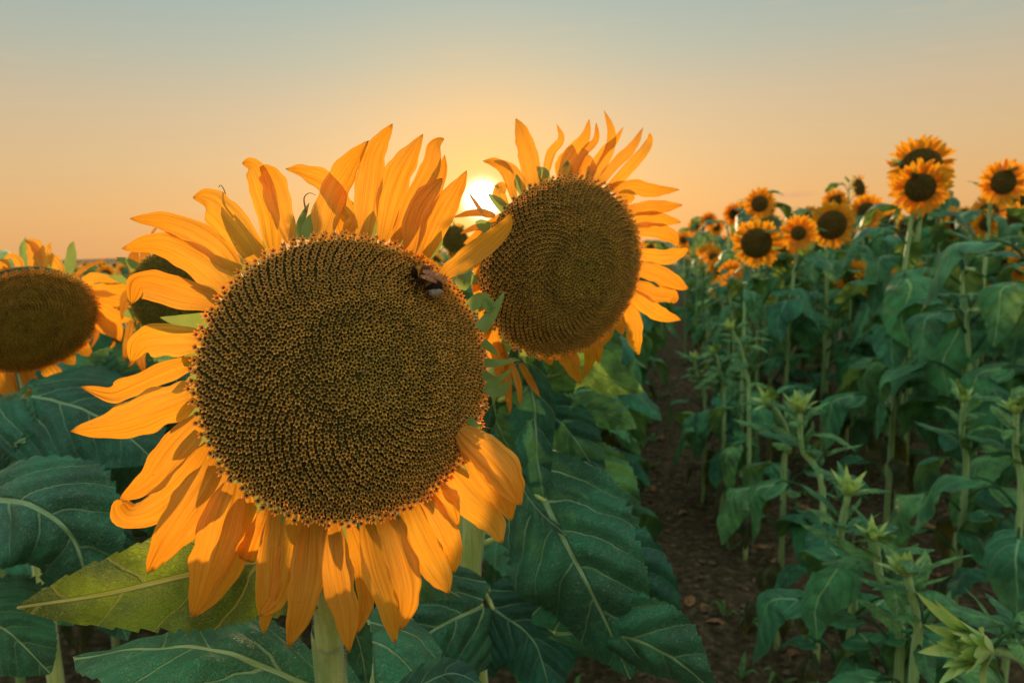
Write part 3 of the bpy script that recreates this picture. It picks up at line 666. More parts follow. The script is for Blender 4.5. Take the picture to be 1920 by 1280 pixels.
# ================================================================== 2. the second big sunflower, behind on the right
D2 = 0.80; c2_ = P(1056, 505, D2 + .012); R2 = 0.108
base2 = np.array((*P(895, 1100, 1.0)[:2], 0.0))
sf2 = tag(empty('sunflower', base2), 'second large sunflower right of the biggest one, head turned right against the low sun', 'sunflower', 'large sunflower heads in the foreground row')
fr2 = head_frame(c2_, 31, -13)
v_, f_, nr = head_body(fr2, c2_, R2, 0.034, 0.05, 0.014); mb = MB(); mb.add(v_, f_)
head2 = obj('flower_head', mb.mesh('flower_head', base2), M['disc'], sf2); two_tone(head2, M['disc'], M['bract'], 13)
florets(head2, fr2, c2_, R2 * 1.01, 0.034, 1800, 0, base2, 12, spiral_off=(0.06, 0.0), tint=(.95, 1.0, 1.1))
PET2 = [
 ([(1002,360),(992,300),(980,255),(967,222)], 36, {}), ([(1018,350),(1032,290),(1052,262),(1044,233)], 16, {}), ([(1047,345),(1070,292),(1096,260),(1105,224)], 24, {}),
 ([(1065,345),(1092,290),(1117,262),(1118,230)], 15, {}), ([(1062,350),(1064,310),(1071,272)], 44, {}), ([(1088,350),(1092,310),(1086,280)], 46, {}),
 ([(1108,345),(1138,292),(1147,250),(1133,207)], 19, {}), ([(1095,345),(1125,292),(1152,265),(1169,238)], 15, {}), ([(1120,350),(1155,306),(1186,275),(1206,239)], 21, {}),
 ([(1136,358),(1170,325),(1202,290),(1218,265),(1218,250)], 21, {}), ([(1140,352),(1190,351),(1230,358),(1274,356)], 28, {}), ([(1155,372),(1175,370),(1190,372)], 30, {}),
 ([(1165,398),(1215,390),(1250,388),(1280,385)], 26, {}), ([(1175,418),(1225,410),(1277,417)], 30, {}), ([(1180,430),(1230,432),(1262,445),(1271,463)], 30, {}),
 ([(1185,472),(1235,482),(1270,477),(1292,465)], 30, {}), ([(1185,502),(1230,512),(1265,530),(1291,541)], 38, {}), ([(1180,528),(1225,550),(1260,555),(1266,569)], 32, {}),
 ([(1178,545),(1215,575),(1245,592),(1277,600)], 34, {}), ([(1165,562),(1185,600),(1190,635),(1197,666)], 36, {}), ([(1135,595),(1140,620),(1130,648)], 24, {}),
 ([(1150,585),(1160,605),(1168,628)], 26, {}), ([(1055,640),(1070,680),(1090,720)], 36, {}), ([(1095,630),(1107,670),(1092,712)], 24, {}), ([(1112,620),(1120,650),(1122,682)], 22, {}),
 ([(945,660),(950,720),(956,778)], 20, {'material':'petal_dry'}), ([(955,670),(972,720),(976,762)], 13, {'material':'petal_dry'}), ([(975,680),(995,715),(1013,746)], 14, {'material':'petal_dry'}),
 ([(930,640),(938,680),(935,715)], 30, {'material':'petal_dry'}), ([(920,600),(925,650),(945,700)], 34, {}),
 ([(930,440),(914,500),(886,548)], 44, {}), ([(938,470),(908,525),(900,585)], 38, {}), ([(940,420),(908,455),(890,502)], 32, {}), ([(948,402),(910,432),(868,458)], 22, {}), ([(935,520),(914,580),(912,640)], 34, {}), ([(965,375),(950,322),(930,306),(905,302)], 22, {}), ([(985,365),(970,325),(945,308),(925,303)], 15, {}),
 ([(950,385),(935,365),(940,350),(926,349)], 22, {}), ([(928,405),(895,398),(847,408)], 14, {'material':'petal_dry'}), ([(930,440),(900,425),(862,438)], 14, {'material':'petal_dry'}),
 ([(905,400),(895,385),(878,360)], 8, {'material':'petal_dry'}), ([(1025,655),(1030,672),(1035,684)], 22, {}),
]
X2, Y2, n2 = fr2
def rim_depth(px, py, c, fr, D):
    """depth at which the line of sight meets the head's rim plane"""
    o_ = np.array((0, 0, CAM_H)); d_ = P(px, py, 1.0) - o_
    return float(np.dot(c - o_, fr[2]) / np.dot(d_, fr[2]))
for i, (lst, wd, kw) in enumerate(PET2):
    rgx = random.Random(i); d0 = rim_depth(lst[0][0], lst[0][1], c2_, fr2, D2); d0 = min(max(d0, D2 - .09), D2 + .09) + .016
    k = len(lst); dz = [d0 - D2 + (.012 + .02 * rgx.random()) * t - rgx.uniform(-.004, .01) for t in np.linspace(0, 1, k)]
    petal_part(head2, base2, lst, wd * 1.05, D2, dz, seed=400 + i, nv=18, nu=7, **kw)
for i in range(22):
    a = 2 * PI * i / 22 + .1; rgx = random.Random(900 + i)
    rad = X2 * math.cos(a) + Y2 * math.sin(a); b0 = c2_ + rad * R2 * .94 - n2 * .012; b1 = b0 + rad * .014 - n2 * .004; b2 = b1 + rad * rgx.uniform(.004, .012) - n2 * rgx.uniform(-.004, .014)
    v_, f_, uv = ribbon([b0, b1, b2], .018, 9, 5, prof_bract, n2, .2, rgx.uniform(-30, 30), seed=i); mb = MB(); mb.add(v_, f_, uv); obj('bract', mb.mesh('bract', base2), M['bract'], head2)
sp2 = [c2_ - n2 * .06, c2_ - n2 * .10 + np.array((0, 0, -.03)), P(905, 800, .95), P(888, 1000, .97), P(882, 1140, .98), (base2[0], base2[1], .5), (base2[0], base2[1], -.02)]
mb = MB(); mb.add(*tube(sp2, [.012, .013, .015, .0155, .016, .017, .018], 20, 50, .05)); stem2 = obj('stem', mb.mesh('stem', base2), M['stem'], sf2)
s2c = catmull(sp2, 50); hairs(stem2, base2, sp2[:5], .0155, 1500, .003, 6)
L2 = [
 ([(1022,938),(1062,1020),(1120,1130),(1182,1272)], 330, .80, [.05,.0,-.01,.02], 'leaf', dict(roll=-12, fold=.22, lobe=.30, seed=31)),
 ([(1040,1185),(1150,1188),(1250,1225),(1345,1300)], 230, .78, [.05,.02,0,-.01], 'leaf', dict(roll=-38, fold=.3, seed=32)),
 ([(985,680),(1002,760),(1008,860),(1023,950)], 112, .86, None, 'leaf', dict(roll=20, fold=.35, seed=33)),
 ([(1020,765),(1060,800),(1100,855),(1126,914)], 118, .90, None, 'leaf', dict(roll=-15, fold=.3, seed=34)),
 ([(1030,705),(1090,690),(1150,712),(1207,735)], 120, .90, None, 'leaf_young', dict(roll=-25, fold=.25, seed=35)),
 ([(1070,765),(1140,775),(1194,803)], 84, .95, None, 'leaf', dict(roll=-10, fold=.2, seed=36)),
 ([(925,735),(935,800),(985,890)], 150, .93, None, 'leaf', dict(roll=25, fold=.2, seed=37)),
 ([(1000,680),(1040,715),(1035,800)], 100, .92, None, 'leaf', dict(roll=-20, fold=.3, seed=38)),
 ([(905,1135),(800,1190),(690,1300)], 290, .82, [.05,0,-.03], 'leaf', dict(roll=15, fold=.25, seed=39, V=(0,-.75,.65))),
 ([(925,1140),(1000,1200),(1035,1310)], 260, .84, [.03,0,-.02], 'leaf', dict(roll=-10, fold=.25, seed=40)),
 ([(950,860),(1000,945),(1062,1003)], 60, .80, None, 'leaf', dict(roll=50, fold=.3, seed=41)),
 ([(1080,850),(1150,920),(1186,1010)], 130, .98, None, 'leaf', dict(roll=-10, fold=.2, seed=42)),
 ([(1050,1000),(1190,1080),(1258,1205)], 190, 1.0, None, 'leaf', dict(roll=-20, fold=.25, seed=43)),
 ([(1090,560),(1130,640),(1160,700)], 90, 1.02, None, 'leaf', dict(roll=-20, fold=.25, seed=44)),
]
for lst, wd, D, dz, mt, kw in L2:
    p0 = P(lst[0][0], lst[0][1], D); j = int(np.argmin(np.linalg.norm(s2c[4:40] - p0 + (0, 0, .03), axis=1))) + 4
    leaf_part(sf2, base2, lst, wd, D, dz, mt, nv=96, nu=35, quilt=.028, wave=.035, petiole=s2c[j], **kw)

# ================================================================== 3. the drooping head at the left edge
D3 = 1.14; c3_ = P(52, 603, D3); R3 = .108
base3 = np.array((*P(20, 640, 1.42)[:2], 0.0))
sf3 = tag(empty('sunflower', base3), 'drooping sunflower cut off by the left edge of the picture, disc tipped to the ground', 'sunflower', 'large sunflower heads in the foreground row')
fr3 = head_frame(c3_, 12, -40, 0)
v_, f_, nr = head_body(fr3, c3_, R3, 0.030, 0.05, .014); mb = MB(); mb.add(v_, f_)
head3 = obj('flower_head', mb.mesh('flower_head', base3), M['disc'], sf3); two_tone(head3, M['disc'], M['bract'], 13)
florets(head3, fr3, c3_, R3 * 1.01, .030, 2000, 0, base3, 13, spiral_off=(-.1, .1), tint=(.95, 1.0, .85))
PET3 = [
 ([(-8,520),(5,495),(20,505)],18,{}), ([(30,522),(36,495),(22,480),(6,486)], 14, {}), ([(68,518),(66,480),(60,462),(48,450)], 22, {}), ([(80,518),(78,480),(66,456),(50,449)], 18, {}),
 ([(116,512),(104,492),(92,480),(88,470)], 20, {}), ([(92,478),(90,465),(96,455)], 9, {}), ([(150,540),(128,530),(106,513)], 25, {}), ([(140,518),(165,500),(203,483)], 7, {'material':'petal_dry'}),
 ([(150,528),(185,520),(228,530)], 18, {}), ([(158,540),(205,545),(252,533)], 24, {}), ([(168,550),(215,560),(262,574)], 28, {}), ([(172,565),(210,590),(253,603)], 26, {}), ([(170,580),(200,610),(226,636)], 34, {}),
 ([(165,610),(182,625),(170,655)], 8, {'material':'petal_dry'}), ([(140,635),(158,655),(168,668)], 26, {}), ([(108,655),(125,670),(142,684)], 28, {}), ([(78,675),(100,700),(118,724)], 30, {}),
 ([(52,680),(60,710),(64,735)], 16, {'material':'petal_dry'}), ([(35,685),(46,710),(55,735)], 12, {'material':'petal_dry'}), ([(18,690),(26,720),(33,742)], 11, {'material':'petal_dry'}), ([(-5,690),(10,725),(30,748)], 26, {}), ([(-40,690),(-20,715),(-10,740)], 24, {}),
 ([(215,640),(208,662),(222,672)], 8, {'material':'petal_dry'}), ([(190,585),(215,612),(226,640)], 26, {}),
]
for i, (lst, wd, kw) in enumerate(PET3):
    d0 = rim_depth(lst[0][0], lst[0][1], c3_, fr3, D3); d0 = min(max(d0, D3 - .09), D3 + .09) - D3 + .012
    petal_part(head3, base3, lst, wd * 1.08, D3, [d0 + .004 * k for k in range(len(lst))], seed=500 + i, nv=16, nu=7, **kw)
for i, lst in enumerate([[(46,515),(48,490),(44,465),(48,445)], [(125,512),(132,490),(134,465),(138,452)], [(98,518),(95,500),(92,485)], [(16,520),(12,508),(4,498)], [(60,518),(64,505),(66,490)]]):
    petal_part(head3, base3, lst, 26, D3, [.05, .06, .065, .07][:len(lst)], prof_bract, 'bract', 'bract', 560 + i, nv=10, nu=5)
sp3 = [c3_ - fr3[2] * .06, c3_ - fr3[2] * .13 + (0, 0, .02), (base3[0] + .01, base3[1] + .02, 1.02), (base3[0], base3[1], .8), (base3[0], base3[1], -.02)]
mb = MB(); mb.add(*tube(sp3, [.012, .012, .014, .015, .017], 14, 36, .04)); obj('stem', mb.mesh('stem', base3), M['stem'], sf3); s3c = catmull(sp3, 40)
L3 = [
 ([(60,742),(150,765),(230,810),(292,865)], 330, 1.0, [0,0,0,0], dict(roll=0, fold=.3, seed=51, V=(.1,-.55,.83))),
 ([(40,745),(-10,790),(-60,860)], 260, 1.0, None, dict(roll=0, fold=.3, seed=52, V=(-.1,-.55,.83))),
 ([(-35,935),(60,948),(140,1015),(172,1150)], 290, .80, [.05,0,0,0.02], dict(roll=0, fold=.25, seed=53, V=(.2,-.75,.62))),
 ([(-60,1160),(10,1180),(95,1262)], 220, .80, None, dict(roll=0, fold=.25, seed=54)),
 ([(150,845),(200,880),(250,970)], 200, 1.15, None, dict(roll=10, fold=.25, seed=55)),
 ([(-20,850),(40,870),(95,925)], 170, 1.05, None, dict(roll=0, fold=.25, seed=56)),
 ([(150,1010),(190,1080),(240,1200)], 200, .95, None, dict(roll=10, fold=.25, seed=57)),
]
for lst, wd, D, dz, kw in L3:
    p0 = P(lst[0][0], lst[0][1], D); j = int(np.argmin(np.linalg.norm(s3c[24:] - p0, axis=1))) + 24
    leaf_part(sf3, base3, lst, wd, D, dz, 'leaf', nv=80, nu=29, quilt=.026, wave=.035, petiole=s3c[j] if np.linalg.norm(s3c[j] - p0) < .45 else None, **kw)

# ================================================================== 4. dark old head between them, and one peeping over the big head
def plain_head(name_lab, cpx, D, R, yaw, pitch, base, pets, label, seed, h=.028, lean=.08):
    c = P(*cpx, D); s = tag(empty('sunflower', base), label, 'sunflower', 'large sunflower heads in the foreground row'); fr = head_frame(c, yaw, pitch)
    v_, f_, nr = head_body(fr, c, R, min(h, R * .35), min(.045, R * .7), min(.012, R * .5)); mb = MB(); mb.add(v_, f_)
    hd = obj('flower_head', mb.mesh('flower_head', base), M['disc'], s); two_tone(hd, M['disc'], M['bract'], 13)
    florets(hd, fr, c, R * .985, min(h, R * .35), 1500 if R > .05 else 260, 0, base, seed, tint=(.6, .8, .7))
    for i, (lst, wd, mt) in enumerate(pets):
        petal_part(hd, base, lst, wd, D, [.02] * len(lst), material=mt, seed=seed * 10 + i, nv=14, nu=7)
    for i in range(20):
        if i % 3 == 1: continue
        a = 2 * PI * i / 20; rad = fr[0] * math.cos(a) + fr[1] * math.sin(a); rgx = random.Random(seed + i)
        b0 = c + rad * R * .95 - fr[2] * .012; b1 = b0 + rad * R * .25 - fr[2] * .004; b2 = b1 + rad * R * rgx.uniform(.1, .28) - fr[2] * rgx.uniform(-.1, .15) * R
        v_, f_, uv = ribbon([b0, b1, b2], R * .28, 8, 5, prof_bract, fr[2], .2, 0, seed=i); mb = MB(); mb.add(v_, f_, uv); obj('bract', mb.mesh('bract', base), M['bract'], hd)
    dep = min(.05, R * .8); st = [c - fr[2] * dep, c - fr[2] * dep * 2.2 + np.array((0, 0, -.01)), np.array((base[0], base[1], c[2] - .22)), np.array((base[0], base[1], .5)), np.array((base[0], base[1], -.02))]
    mb = MB(); mb.add(*tube(st, [min(.011, R * .4), min(.012, R * .5), .010, .015, .016], 12, 30)); obj('stem', mb.mesh('stem', base), M['stem'], s)
    return s, st
b4 = np.array((*P(330, 640, 1.16)[:2], 0.0))
sf4, st4 = plain_head('a', (340, 556), 1.02, .072, -14, -12, b4, [
    ([(262,520),(250,490),(258,462)], 22, 'petal_dry'), ([(270,500),(272,480),(262,466)], 22, 'petal_dry'), ([(246,600),(240,640),(232,680)], 16, 'petal_dry'), ([(252,620),(256,660),(240,690)], 14, 'petal_dry'),
    ([(258,540),(236,560),(228,600)], 20, 'petal_dry'), ([(270,640),(264,670),(270,700)], 18, 'petal_dry'), ([(290,470),(285,440),(300,420)], 6, 'petal_dry'), ([(310,466),(315,440),(330,425)], 6, 'petal_dry'), ([(250,560),(262,600),(256,640)], 14, 'petal_dry')],
    'withered dark sunflower head half hidden behind the left petals of the biggest one', 61)
for k, (lst, wd) in enumerate([([(290,680),(250,720),(215,790)], 170), ([(320,690),(350,760),(340,850)], 180), ([(300,760),(240,820),(230,920)], 200), ([(330,860),(290,920),(300,1010)], 190), ([(215,700),(190,690),(150,720)], 90)]):
    leaf_part(sf4, b4, lst, wd, 1.12, None, 'leaf_young' if k == 4 else 'leaf', 620 + k, 0, .25, 60, 21, .03, .014, petiole=np.array((b4[0], b4[1], P(*lst[0], 1.12)[2] - .03)))
b5 = np.array((*P(650, 640, .80)[:2], 0.0))
sf5, st5 = plain_head('b', (650, 412), .66, .010, 20, 0, b5, [([(644,402),(640,388),(644,372)], 12, 'petal_dry'), ([(656,402),(662,388),(658,376)], 10, 'petal_dry')],
    'small dark sunflower head showing between upper petals of the biggest one', 62)
b6 = np.array((*P(850, 640, 1.7)[:2], 0.0))
sf6, st6 = plain_head('c', (852, 448), 1.55, .030, 0, 0, b6, [([(850,440),(858,428),(872,426)], 20, 'petal'), ([(848,445),(838,436),(832,425)], 18, 'petal'), ([(855,450),(870,448),(885,452)], 18, 'petal'), ([(850,455),(846,470),(850,485)], 18, 'petal'), ([(862,458),(872,470),(880,478)], 16, 'petal')],
    'little sunflower directly below the setting sun, between the two largest heads', 63, h=.012)
for b_, s_, sd, z0 in ((b5, sf5, 700, 1.0), (b6, sf6, 720, 1.15)):
    for k in range(9):
        a = k * 2.4 + sd; z = z0 - .09 * k; p0 = np.array((b_[0], b_[1], z)); dr = np.array((math.cos(a), math.sin(a), 0))
        pts = [p0 + dr * .08 + (0, 0, .03), p0 + dr * .16 + (0, 0, .03), p0 + dr * .23 - (0, 0, .04), p0 + dr * .26 - (0, 0, .13)]
        v_, f_, uv = ribbon(pts, .17, 30, 13, prof_leaf, (0, -.2, 1), .25, 0, .15, .08, .012, .03, sd + k, 'planar', 13)
        mb = MB(); mb.add(v_, f_, uv); mb.add(*tube([p0, p0 + dr * .04 + (0, 0, .03), pts[0]], .003, 6, 6)); obj('leaf', mb.mesh('leaf', b_), M['leaf'], s_)

# ================================================================== bumblebee on the big disc
def bumblebee():
    X, Y, n = fr1
    def on(px, py, lift):                                   # a point standing `lift` above the disc's dome
        o_ = np.array((0, 0, CAM_H)); d_ = P(px, py, 1.0) - o_; t = np.dot(c1_ - o_, n) / np.dot(d_, n)
        for _ in range(6):
            p = o_ + d_ * t; r_ = np.linalg.norm(p - c1_ - n * np.dot(p - c1_, n)); t = np.dot(c1_ + n * (dome_z(r_, R1, .026) + .006 + lift) - o_, n) / np.dot(d_, n)
        return o_ + d_ * t
    base = on(797, 530, 0)
    bee = tag(empty('bumblebee', base), 'bumblebee with yellow collar and white tail on the upper right of the big disc', 'bumblebee')
    spine = [on(770, 513, .0035), on(776, 512, .0045), on(783, 510, .0055), on(792, 512, .007), on(801, 519, .0065), on(806, 526, .006), on(812, 536, .006), on(814, 546, .005), on(813, 553, .004)]
    rad = [.0012, .0034, .0038, .0062, .0058, .0050, .0068, .0060, .0016]
    cs = catmull(spine, 40); rs = np.interp(np.linspace(0, 8, 40), range(9), rad)
    def zone(t):
        if t < .20: return (.05, .024, .012)
        if t < .31: return (.70, .36, .05)
        if t < .55: return (.14, .062, .018)
        if t < .72: return (.30, .19, .06)
        if t < .86: return (.035, .022, .014)
        return (.75, .74, .72)
    v_, f_, uv = tube(cs, rs, 18, 40); cc = np.array([zone(i / 39) for i in range(40) for _ in range(18)])
    mb = MB(); mb.add(v_, f_, uv, cc); body = obj('body', mb.mesh('body', base, col=True), M['bee'], bee)
    rg = random.Random(8); mb = MB(); T = tangents(cs)
    for k in range(9000):
        i = rg.randrange(1, 39); a = rg.uniform(0, 6.28); A = nrm(np.cross(T[i], n)); B = np.cross(T[i], A); d = A * math.cos(a) + B * math.sin(a)
        p = cs[i] + T[i] * rg.uniform(-.0004, .0004) + d * rs[i] * .96; s = np.cross(d, T[i]) * .00010; L = .0016 * rg.uniform(.6, 1.4)
        q = p + (d + T[i] * .6) * L; c_ = np.array(zone(i / 39)) * rg.uniform(.7, 1.6); mb.add([p - s, p + s, q], [(0, 1, 2)], None, c_)
    o = obj('fur', mb.mesh('fur', base, smooth=False, col=True), M['bee'], body); o['kind'] = 'stuff'
    for k, (pl, wd) in enumerate([([(793,508,.014),(808,512,.0155),(825,519,.014),(840,529,.011)], .0085), ([(788,517,.014),(800,520,.016),(812,524,.015),(824,530,.012)], .0062)]):
        pts = [on(*p) for p in pl]; v_, f_, uv = ribbon(pts, wd, 14, 7, lambda v: (v + .06) ** .5 * (1 - v) ** .3 * 1.25, n + Y * .4, .1, 0, wave=.03, seed=k)
        mb = MB(); mb.add(v_, f_, uv); obj('wing', mb.mesh('wing', base), M['wing'], bee)
    for (a, b, c_, d) in [((783,516,.003),(777,524,.004),(772,530,.001),(770,535,-.001)), ((790,522,.003),(784,533,.004),(778,543,.001),(775,548,-.001)), ((799,526,.003),(800,538,.004),(803,552,.001),(801,560,-.001)),
                          ((784,504,.003),(780,496,.004),(776,491,.001),(773,488,-.001)), ((797,508,.003),(805,500,.004),(812,498,.001),(816,497,-.001)), ((806,528,.003),(820,536,.003),(826,545,.001),(828,550,-.001))]:
        mb = MB(); mb.add(*tube([on(*a), on(*b), on(*c_), on(*d)], [.0009, .0008, .0005, .0003], 6, 12)); obj('leg', mb.mesh('leg', base), M['chitin'], bee)
    for sy in (-1, 1):
        mb = MB(); p = on(773, 512, .006); mb.add(*tube([p, p - X * .0015 + Y * sy * .0012 + n * .0012, p - X * .003 + Y * sy * .0035], .00022, 5, 8)); obj('antenna', mb.mesh('antenna', base), M['chitin'], bee)
        e = on(772, 513, .0045) + Y * sy * .0022; mb = MB(); mb.add(*tube([e - Y * sy * .0006, e, e + Y * sy * .0006], [.0003, .0010, .0003], 8, 6)); obj('eye', mb.mesh('eye', base), M['chitin'], bee)
bumblebee()

# ================================================================== field plants: shared meshes
def mk_leaf_proto(seed, L, W, pet, rise, droop, nv=26, nu=11, fold=.25):
    """origin at the stem; petiole arcs out, blade hangs"""
    rg = random.Random(seed)
    p1 = np.array((pet, 0, rise)); a = droop
    pts = [p1, p1 + L * np.array((.30, rg.uniform(-.04, .04), .04 - .12 * a)), p1 + L * np.array((.62 - .22 * a, rg.uniform(-.06, .06), -.06 - .42 * a)), p1 + L * np.array((.92 - .45 * a, rg.uniform(-.08, .08), -.20 - .70 * a))]
    v_, f_, uv = ribbon(pts, W, nv, nu, prof_leaf, (.25 + .5 * a, 0, 1), fold, rg.uniform(-14, 14), .16, .09, .014, .035, seed, 'planar', 11, nveins=5.0)
    mb = MB(); mb.add(v_, f_, uv); mb.add(*tube([(0, 0, -.01), (pet * .45, 0, rise * .85), (pet * .8, 0, rise * 1.1), p1], [.0042, .0032, .0028, .0024], 6, 8), None)
    return mb.mesh('leaf')
LEAFP = [mk_leaf_proto(10 + i, L, W, pt, r_, d) for i, (L, W, pt, r_, d) in enumerate([
    (.20, .16, .10, .05, .75), (.23, .18, .12, .06, .90), (.17, .13, .09, .06, .45), (.21, .15, .13, .07, 1.0), (.19, .16, .10, .04, .60), (.22, .17, .11, .08, .80), (.15, .11, .08, .06, .25), (.20, .13, .12, .05, 1.1)])]
LEAF_OLD = [mk_leaf_proto(40 + i, .16, .09, .07, .03, 1.15, 16, 9, .6) for i in range(3)]
LEAF_YOUNG = [mk_leaf_proto(50 + i, L, W, .05, .05, d, 20, 9, .3) for i, (L, W, d) in enumerate([(.12, .055, -.1), (.15, .075, .25), (.10, .036, -.6), (.14, .06, -.3)])]

def mk_field_head(R, np_, pl, pw, seed, open_=1.0, parts=True, droopy=False):
    """local axes: face looks along +Z. returns (body mesh, list of petal meshes with matrices)"""
    fr = (np.array((1., 0, 0)), np.array((0, 1., 0)), np.array((0, 0, 1.))); rg = random.Random(seed)
    nseg = 28; rings = [(R * s, dome_z(R * s, R, R * .25)) for s in (0, .25, .5, .7, .85, .95, 1.0)] + [(R * 1.03, -.004), (R * .9, -.016), (R * .5, -.03), (.010, -.045)]
    vs = [(r_ * math.cos(2 * PI * k / nseg), r_ * math.sin(2 * PI * k / nseg), z_) for r_, z_ in rings for k in range(nseg)]
    fs = [(i * nseg + k, i * nseg + (k + 1) % nseg, (i + 1) * nseg + (k + 1) % nseg, (i + 1) * nseg + k) for i in range(len(rings) - 1) for k in range(nseg)]
    # florets as low pyramids
    r, th = spiral(260, R * .97); fv = []; ff = []
    for i in range(260):
        x, y = r[i] * math.cos(th[i]), r[i] * math.sin(th[i]); z = dome_z(r[i], R, R * .25); s = R * .052; o_ = len(vs) + len(fv)
        fv += [(x - s, y, z), (x, y - s, z), (x + s, y, z), (x, y + s, z), (x * 1.03, y * 1.03, z + s * 1.7)]; ff += [(o_, o_ + 1, o_ + 4), (o_ + 1, o_ + 2, o_ + 4), (o_ + 2, o_ + 3, o_ + 4), (o_ + 3, o_, o_ + 4)]
    mb = MB(); mb.add(vs + fv, fs + ff)
    # bracts of the green back
    bs = MB()
    for k in range(16):
        a = 2 * PI * k / 16 + rg.uniform(-.1, .1); d = np.array((math.cos(a), math.sin(a), 0)); z1 = np.array((0, 0, 1.))
        v_, f_, uv = ribbon([d * R * .9 - z1 * .01, d * R * 1.25 - z1 * .012, d * R * (1.25 + rg.uniform(.15, .4)) + z1 * rg.uniform(-.03, .02)], R * .32, 6, 3, prof_bract, z1, .2, 0); bs.add(v_, f_, uv)
    me = mb.mesh('flower_head'); bm_ = bs.mesh('bract')
    pets = []
    for k in range(np_):
        if droopy and rg.random() < .2: continue
        a = 2 * PI * (k + rg.uniform(-.3, .3)) / np_; d = np.array((math.cos(a), math.sin(a), 0)); z1 = np.array((0, 0, 1.)); side = np.cross(z1, d)
        l = pl * rg.uniform(.8, 1.15); up = rg.uniform(-.25, .30) * open_ + (rg.uniform(-.5, .5) if droopy else 0)
        pts = [d * R * .92 - z1 * .004, d * (R + l * .5) + z1 * (l * up * .4) + side * rg.uniform(-.1, .1) * l, d * (R + l) + z1 * l * up + side * rg.uniform(-.25, .25) * l]
        v_, f_, uv = ribbon(pts, pw * rg.uniform(.75, 1.1), 9, 5, prof_petal, z1, rg.uniform(-.2, .4), rg.uniform(-25, 25), wave=.03, seed=k + seed)
        pets.append((v_, f_, uv))
    return me, bm_, pets
HEADS = {
 'fresh': mk_field_head(.036, 34, .062, .024, 1, .5), 'open': mk_field_head(.055, 36, .058, .027, 2, .8), 'ripe': mk_field_head(.080, 34, .055, .028, 3, 1.2), 'old': mk_field_head(.078, 30, .046, .022, 4, 2.0, True, True)}
HEAD_CACHE = {}
def put_head(parent, kind, M_head, petals_as_parts):
    me, bme, pets = HEADS[kind]
    if len(me.materials) == 0: me.materials.append(M['field_disc'])
    if len(bme.materials) == 0: bme.materials.append(M['bract'])
    if petals_as_parts:
        hd = obj('flower_head', me, M['field_disc'], parent, M_head); obj('bract_ring', bme, M['bract'], hd)
        if kind not in HEAD_CACHE:
            lst = []
            for (v_, f_, uv) in pets:
                mb = MB(); mb.add(v_, f_, uv); m_ = mb.mesh('petal'); m_.materials.append(M['petal_back']); lst.append(m_)
            HEAD_CACHE[kind] = lst
        for m_ in HEAD_CACHE[kind]: obj('petal', m_, M['petal_back'], hd)
        return hd
    key = kind + '_joined'
    if key not in HEAD_CACHE:
        mb = MB()
        nf = []
        for src in (me, bme):
            co = np.zeros(len(src.vertices) * 3, np.float32); src.vertices.foreach_get('co', co); mb.add(co.reshape(-1, 3), [tuple(p.vertices) for p in src.polygons]); nf.append(len(mb.f))
        for (v_, f_, uv) in pets: mb.add(v_, f_, uv)
        m_ = mb.mesh('flower_head')
        for mt in ('field_disc', 'bract', 'petal_back'): m_.materials.append(M[mt])
        for i, p in enumerate(m_.polygons): p.material_index = 0 if i < nf[0] else 1 if i < nf[1] else 2
        HEAD_CACHE[key] = m_
    return obj('flower_head', HEAD_CACHE[key], None, parent, M_head)

def face_matrix(pos, n):
    n = Vector(n).normalized(); q = n.to_track_quat('Z', 'Y'); return Matrix.Translation(Vector(pos)) @ q.to_matrix().to_4x4() @ Matrix.Rotation((pos[0] * 37 + pos[2] * 91) % 6.28, 4, 'Z')

def stem_path(h, top, rg):
    """from the ground to the neck under a head centre `top` (local coordinates)"""
    return [(0, 0, -.03), (rg.uniform(-.01, .01), rg.uniform(-.01, .01), h * .35), (top[0] * .3, top[1] * .3, h * .7), (top[0] * .8, top[1] * .8, h * .93), top]

